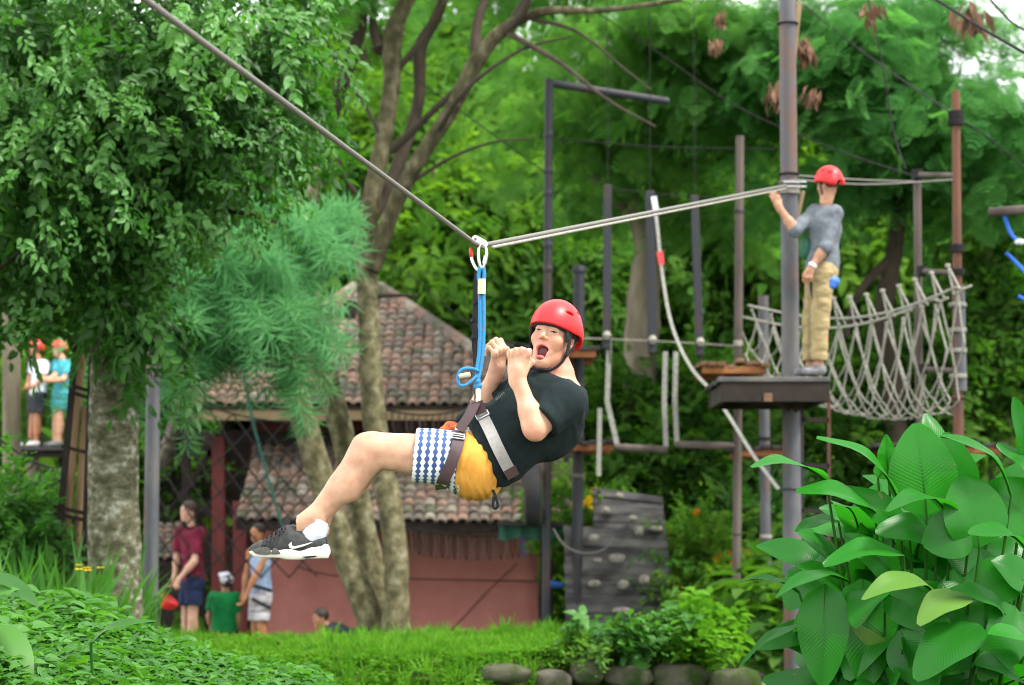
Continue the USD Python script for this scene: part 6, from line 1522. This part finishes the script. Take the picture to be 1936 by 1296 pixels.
P = scatter(3200, -2.6, 1.9, 15.2, 16.7); P[:, 2] += np.where(r.random(len(P)) < .5, r.uniform(-.05, .08, len(P)), 0) * (P[:, 1] < 16.4 + .25 * np.sin(P[:, 0] * 1.3)); grown("edge_weeds", "herb", "grass_leaf", P, (.25, .6), "low weeds spilling over the mossy stones at the lawn edge")
P = scatter(1500, -4, 1.6, 16.3, 19.5); grown("lawn_weeds", "herb", "grass_leaf", P, (.25, .6), "broad leaved weeds scattered through the lawn")
P = scatter(1500, -4, 1.7, 15.3, 19.5, lambda x, y: meshkit.noise(np.stack([x * 1.3, y * 1.3, 0 * x], -1), 9) > .52); grown("tall_grass", "tuft", "grass_leaf", P, (.45, 1.1), "ragged taller tufts of grass scattered over the raised lawn", .3)
m = MB()
for p in scatter(700, -4, 3, 14.5, 19.5): leaf_quad(m, p + V(0, 0, r.uniform(.02, .08)), unit(r.normal(0, 1, 3) * V(1, 1, .25)), V(0, -.3, 1), r.uniform(.05, .10), r.uniform(.03, .05), .25, .15)
solo("leaf_litter", m, "dead_leaf", "brown fallen leaves scattered over the lawn and its stone edge", "fallen leaves", kind="stuff")
# shrubs with orange blossom beside the climbing wall
def shrub(name, label, blobs, n, proto, leaf, flowers=0, fm="flower_orange", scale=(.7, 1.1), stems=6, base=None, fs=.05):
    b0 = np.array(base if base is not None else blobs[0][0], float); b0[2] = gz(b0[0], b0[1]) - .05; t = thing(name, label, "shrub", b0); m = MB()
    for k in range(stems):
        e = np.asarray(blobs[k % len(blobs)][0]) + r.normal(0, .12, 3); q = b0 + r.normal(0, .06, 3) * V(1, 1, 0); m_ = (q + e) / 2 + r.normal(0, .06, 3)
        obj("stem", MB().tube(spline([q, m_, e], 8), np.linspace(.02, .006, 8), 6), "dark_bark", t, smooth=True)
    P, D = crown_points(blobs, n, r, shell=.3, clump=2.2, thr=.34, tuft=4, spread=.10 if proto in ("herb",) else .16); instancer("crown", proto, P, frames(D * V(1, 1, .5) + r.normal(0, .5, D.shape) + V(0, -.2, .1), roll=.4, r=r), r.uniform(*scale, len(P)), leaf, t, "stuff")
    if flowers:
        P, D = crown_points(blobs, flowers, r, shell=.9, clump=1.8, thr=.4, tuft=1, spread=.02)
        for p, d in zip(P, D):
            m = MB()
            for j in range(6): leaf_quad(m, p, unit(d + V(0, -.5, .2) + .9 * r.normal(0, 1, 3)), r.normal(0, 1, 3), fs, fs * .7, .2, .1)
            obj("flower", m, fm, t)
    return t
sp = lambda px, py, Y, rx, rz: (at(px, py, Y), (rx / F * Y, .45, rz / F * Y))
shrub("flowering_shrub", "tall shrub with orange blossoms right of the climbing wall", [sp(1315, 1030, 24.5, 55, 60), sp(1330, 1110, 24.2, 65, 70), sp(1370, 1090, 24.5, 50, 70), sp(1300, 1150, 24.2, 45, 50)], 420, "smalltwig", "bright_leaf", 44, fs=.11)
shrub("flowering_shrub", "small shrub with yellow orange blossoms behind the capped post and tyre", [sp(1108, 950, 25.0, 22, 40), sp(1070, 985, 25.2, 30, 25)], 120, "smalltwig", "bright_leaf", 18, "flower_yellow", fs=.11)
shrub("dark_shrub", "dark leafy shrub behind the legs of the weathered post", [sp(1330, 940, 28, 90, 70), sp(1420, 960, 28, 70, 90), sp(1400, 1060, 26, 60, 70)], 420, "twig", "deep_leaf", scale=(1.0, 1.6))
shrub("leafy_shrub", "leafy green shrub left of the ladder under the platform", [sp(1420, 1080, 25.5, 60, 60), sp(1470, 1020, 25.5, 50, 60), sp(1440, 980, 26, 40, 40)], 300, "smalltwig", "broad_leaf", scale=(1.0, 1.5))
shrub("dark_shrub", "tall dark shrub behind the rope net at the right", [sp(1640, 760, 27, 140, 90), sp(1780, 760, 27, 120, 110), sp(1560, 860, 26.5, 80, 80), sp(1850, 660, 27.5, 90, 110)], 650, "twig", "deep_leaf", scale=(1.1, 1.8))
shrub("dark_shrub", "dark shrub behind the log swings", [sp(1200, 800, 29, 110, 70), sp(1320, 780, 29, 100, 90), sp(1260, 880, 28, 90, 60)], 480, "twig", "deep_leaf", scale=(1.1, 1.7))
shrub("garden_shrub", "mixed leafy shrub on the stone edge below the climbing wall", [sp(1130, 1222, 16.9, 60, 26), sp(1190, 1235, 16.8, 50, 26), sp(1260, 1222, 16.9, 60, 30)], 190, "herb", "cover_leaf", scale=(.8, 1.3), base=at(1190, 1262, 16.9))
shrub("garden_shrub", "light green leafy shrub at the right end of the lawn edge", [sp(1310, 1205, 17.2, 45, 28), sp(1352, 1215, 17.2, 40, 30), sp(1330, 1240, 16.8, 60, 26)], 170, "herb", "grass_leaf", scale=(.9, 1.4), base=at(1330, 1262, 17))
shrub("yellow_shrub", "yellow leaved bush on the lawn edge below the climbing wall's left half", [sp(1125, 1238, 16.7, 40, 26), sp(1095, 1248, 16.7, 30, 18)], 110, "herb", "paddle_leaf_yellow", scale=(.6, .9), base=at(1120, 1265, 16.8))
shrub("leafy_shrub", "round green shrub at the left edge beside the timber posts", [sp(15, 985, 17.5, 55, 45), sp(40, 1030, 17.5, 50, 40), sp(-5, 1050, 17.5, 60, 50)], 260, "smalltwig", "cover_leaf", scale=(.8, 1.2))
shrub("dark_shrub", "dark bush filling the gap between the left trunk and the house", [sp(320, 880, 31, 70, 90), sp(310, 760, 31, 60, 70)], 260, "twig", "deep_leaf", scale=(1.2, 1.8))
planter = solo("planter_board", MB().bar(at(1075, 1196, 17.6), at(1330, 1192, 17.6), .06, .10, (0, 0, 1), .01), "worn_plank", "brown weathered board behind the leafy shrubs under the climbing wall", "board")
# lawn flowers
for k, (px, py, Y) in enumerate(((310, 905 + 165, 15.5), (325, 1075, 15.5), (350, 1075, 15.5), (150, 1078, 15), (166, 1080, 15), (130, 1180, 11), (85, 1205, 10.5))):
    m = MB(); p = at(px - 160 if k < 3 else px, py, Y)
    for j in range(7): leaf_quad(m, p, unit(V(math.cos(j * .9), math.sin(j * .9) - .3, .25)), V(0, -.3, 1), .035, .024, .2, .1)
    f_ = thing("yellow_flower", ("yellow flower nearest the left trunk", "second yellow flower from the left trunk", "yellow flower in the middle of the row by the left trunk", "yellow flower at the left end of the row", "yellow flower beside the left end of the row", "lone yellow flower low on the left bank", "lowest yellow flower on the left bank")[k], "flower", (p[0], Y, p[2] - .25))
    obj("petals", m, "flower_yellow", f_); obj("stem", MB().tube([p, (p[0], p[1], gz(p[0], p[1]))], .004, 5), "grass_leaf", f_)
for k, (px, py) in enumerate(((799, 1212), (838, 1212))):
    p = at(px, py, 19.0); m = MB()
    for i in range(20): leaf_quad(m, p + r.normal(0, .02, 3), unit(r.normal(0, 1, 3) + V(0, -.3, .6)), V(0, 0, 1), .06, .05, .3, .1)
    solo("orange_leaf_pile", m, "flower_orange", "small orange clump on the lawn, " + ("left of the pair" if k == 0 else "right of the pair"), "flower")

# ---------------------------------------------------------------- big paddle-leaved plant at the right
def paddle(base, tip, w, nrm, bend=.12, fold=.16, wave=.012, seed=0, na=13, nc=7):
    b, t = np.asarray(base, float), np.asarray(tip, float); d = unit(t - b); L = np.linalg.norm(t - b)
    n = unit(np.asarray(nrm, float) - d * (d @ np.asarray(nrm, float))); s = np.cross(d, n); v, uv = [], []
    for i in range(na):
        a = i / (na - 1); c = b + d * L * a + n * bend * L * math.sin(math.pi * a) * 1.0 - n * bend * L * .6 * a * a
        hw = w / 2 * (math.sin(math.pi * min(a ** .78, 1) * .985 + .012) ** .62) * (1 - .12 * a)
        for j in range(nc):
            q = (j / (nc - 1) - .5) * 2
            v.append(c + s * hw * q + n * (fold * hw * abs(q) ** 1.3 - .30 * fold * hw * q ** 4 + wave * math.sin(a * 11 + seed + q) * abs(q))); uv.append((abs(q) * .5 - a * .0, a * 1.6 - abs(q) * .35))
    I = np.arange(na * nc).reshape(na, nc); f = np.stack([I[:-1, :-1], I[:-1, 1:], I[1:, 1:], I[1:, :-1]], -1).reshape(-1, 4)
    f = np.vstack([f[:, [0, 1, 2]], f[:, [0, 2, 3]]]); v = np.array(v)
    ribs = [b + d * L * a + n * (bend * L * math.sin(math.pi * a) - bend * L * .6 * a * a - .004) for a in np.linspace(0, .97, 9)]
    return (v, f), np.array(uv), np.array(ribs)
pb = V(at(1770, 0, 9.2)[0], 9.3, gz(at(1770, 0, 9.2)[0], 9.3))
pp_ = thing("paddle_leaf_plant", "big plant with broad glossy paddle leaves filling the lower right corner", "plant", pb)
def add_leaf(b, t, w, nrm, m="paddle_leaf", seed=0, bend=.12, label=None, fold=.16):
    g, uv, ribs = paddle(b, t, w, nrm, bend, fold, .006, seed)
    lf = obj("leaf", g, m, pp_, smooth=True, uv=uv, label=label)
    obj("midrib", MB().tube(ribs, np.linspace(.006, .0018, 9), 6), "midrib", lf, smooth=True)
    root = pb + V((b[0] - pb[0]) * .45 + r.normal(0, .05), (b[1] - pb[1]) * .3 + r.normal(0, .08), 0); root[2] = gz(root[0], root[1])
    obj("stalk", MB().tube(spline([root, root + (b - root) * .55 + V(0, .02, .12), b], 12), np.linspace(.012, .005, 12), 7), "midrib", pp_, smooth=True)
leafmat("midrib", [(.025, .10, .015), (.05, .14, .025)], (1.2, 1.4, .8), .4, .2)
LV = [  # base x, y, dY, tip x, y, dY, width px, normal, bend, material
 (1562, 908, .0, 1424, 872, -.25, 66, (0, -.35, 1), .10, 0), (1700, 945, .1, 1556, 816, -.1, 52, (-.5, -.5, .8), .12, 0), (1752, 975, .1, 1733, 800, .1, 118, (-.15, -1, .25), .05, 0),
 (1815, 960, .2, 1788, 818, .15, 84, (.25, -1, .2), .05, 0), (1912, 935, .0, 1786, 812, -.1, 56, (.6, -.35, .8), .16, 0), (1852, 1035, -.1, 1822, 895, -.05, 112, (.1, -1, .3), .06, 0),
 (1800, 985, .0, 1684, 946, -.3, 66, (.1, -.25, 1), .18, 0), (1655, 968, .0, 1512, 920, -.2, 62, (.1, -.6, .9), .10, 0), (1708, 1050, -.1, 1560, 1058, -.3, 60, (0, -.55, .9), .12, 0),
 (1950, 1052, -.2, 1838, 998, -.4, 80, (-.1, -.45, .9), .14, 0), (1835, 1000, -.1, 1745, 1030, -.1, 88, (-.2, -1, .2), .06, 0), (1585, 985, .1, 1504, 1000, .0, 36, (0, -.5, .9), .1, 0),
 (1760, 1112, -.15, 1636, 1120, -.4, 56, (.0, -.6, .9), .14, 1), (1832, 1128, -.2, 1738, 1172, -.4, 66, (-.3, -.7, .7), .12, 1), (1852, 1182, -.3, 1730, 1280, -.45, 92, (-.55, -.8, .5), .08, 0),
 (1702, 1190, -.2, 1768, 1305, -.3, 88, (-.6, -.8, .2), .08, 0), (1560, 1105, -.05, 1556, 1300, -.1, 88, (-.3, -1, .0), .05, 0), (1630, 1095, .0, 1640, 1300, -.1, 108, (.2, -1, .1), .05, 0),
 (1605, 1098, .0, 1468, 1116, -.2, 46, (0, -.3, 1), .14, 0), (1510, 1118, .1, 1398, 1092, .0, 22, (0, -.4, .9), .12, 0), (1530, 1180, .0, 1398, 1248, -.1, 30, (-.3, -.3, .9), .10, 0),
 (1960, 925, .1, 1890, 838, .0, 56, (.5, -.6, .6), .10, 0), (1945, 880, .1, 1918, 752, .0, 46, (.3, -1, .3), .06, 0), (1960, 1240, -.3, 1876, 1190, -.5, 70, (0, -.5, .9), .14, 0), (1900, 1160, -.2, 1802, 1108, -.3, 52, (-.2, -.6, .8), .12, 0),
 (1960, 1000, .1, 1872, 912, .05, 110, (.1, -1, .3), .05, 0), (1720, 1020, .1, 1590, 918, .0, 64, (-.4, -.7, .7), .1, 0), (1770, 1020, .1, 1660, 1000, -.1, 70, (0, -.8, .6), .1, 0), (1700, 1100, .1, 1600, 1010, .0, 60, (-.2, -.8, .5), .1, 0),
 (1880, 1110, .1, 1790, 1040, .0, 80, (.2, -.9, .4), .1, 0), (1950, 1120, .0, 1880, 1060, -.1, 80, (.3, -.8, .6), .1, 0), (1930, 1290, -.2, 1850, 1250, -.4, 80, (-.2, -.7, .7), .1, 0), (1690, 1290, .0, 1600, 1180, -.1, 70, (-.2, -1, .2), .06, 1),
 (1660, 905, .2, 1680, 870, .2, 30, (0, -1, .4), .05, 0), (1680, 900, .15, 1676, 822, .1, 34, (-.4, -.8, .4), .05, 0)]
for k, (bx, by, bd, tx, ty_, td, w, nr, bn, mk) in enumerate(LV):
    add_leaf(at(bx, by, 9.1 + bd), at(tx, ty_, 9.1 + td), 1.18 * w / F * 9.1, nr, "paddle_leaf_yellow" if mk else "paddle_leaf", k, bn, "yellowing leaf blade" if mk else None)
for k in range(150):
    a = r.uniform(0, 6.28); px, py = r.uniform(1560, 1960), r.uniform(930, 1360); dY = r.uniform(.35, 1.1)
    if py < 930 + abs(px - 1780) * .3: continue
    b = at(px, py, 9.1 + dY); d = V(r.normal(0, .6), r.normal(-.2, .4), r.uniform(-.5, .9)); add_leaf(b, b + unit(d) * r.uniform(.28, .46), r.uniform(.17, .26), V(r.normal(0, .4), -.6, .8), "paddle_leaf", k, .12)
for k in range(46):
    px, py = r.uniform(1600, 1950), r.uniform(1090, 1340); b = at(px, py, 9.1 + r.uniform(-.15, .3)); d = V(r.normal(0, .8), r.normal(-.1, .3), r.uniform(-.9, .3))
    add_leaf(b, b + unit(d) * r.uniform(.24, .40), r.uniform(.15, .24), V(r.normal(0, .5), -1, .45), "paddle_leaf", k, .10)
# two big leaves at the lower left corner
nl = thing("broad_leaf_plant", "plant with two big pale green leaves at the lower left corner", "plant", (at(10, 0, 8.6)[0], 8.6, gz(at(10, 0, 8.6)[0], 8.6)))
for k, (bx, by, tx, ty_, w, nr) in enumerate(((-30, 1090, 72, 1138, 46, (.2, -.5, .9)), (-10, 1180, 44, 1330, 96, (.5, -.9, .4)), (-40, 1150, 30, 1110, 40, (.1, -.7, .7)), (172, 1215, 290, 1168, 26, (-.2, -.6, .8)))):
    g, uv, ribs = paddle(at(bx, by, 8.6), at(tx, ty_, 8.4), w / F * 8.5, nr, .1, .12, .004, k); lf = obj("leaf", g, "cover_leaf", nl, smooth=True)
    obj("midrib", MB().tube(ribs, np.linspace(.004, .0015, 9), 6), "midrib", lf, smooth=True)
    b = at(bx, by, 8.6); obj("stalk", MB().tube([b, b * V(1, 1, 0) + V(0, .05, gz(b[0], 8.6))], .006, 6), "midrib", nl)
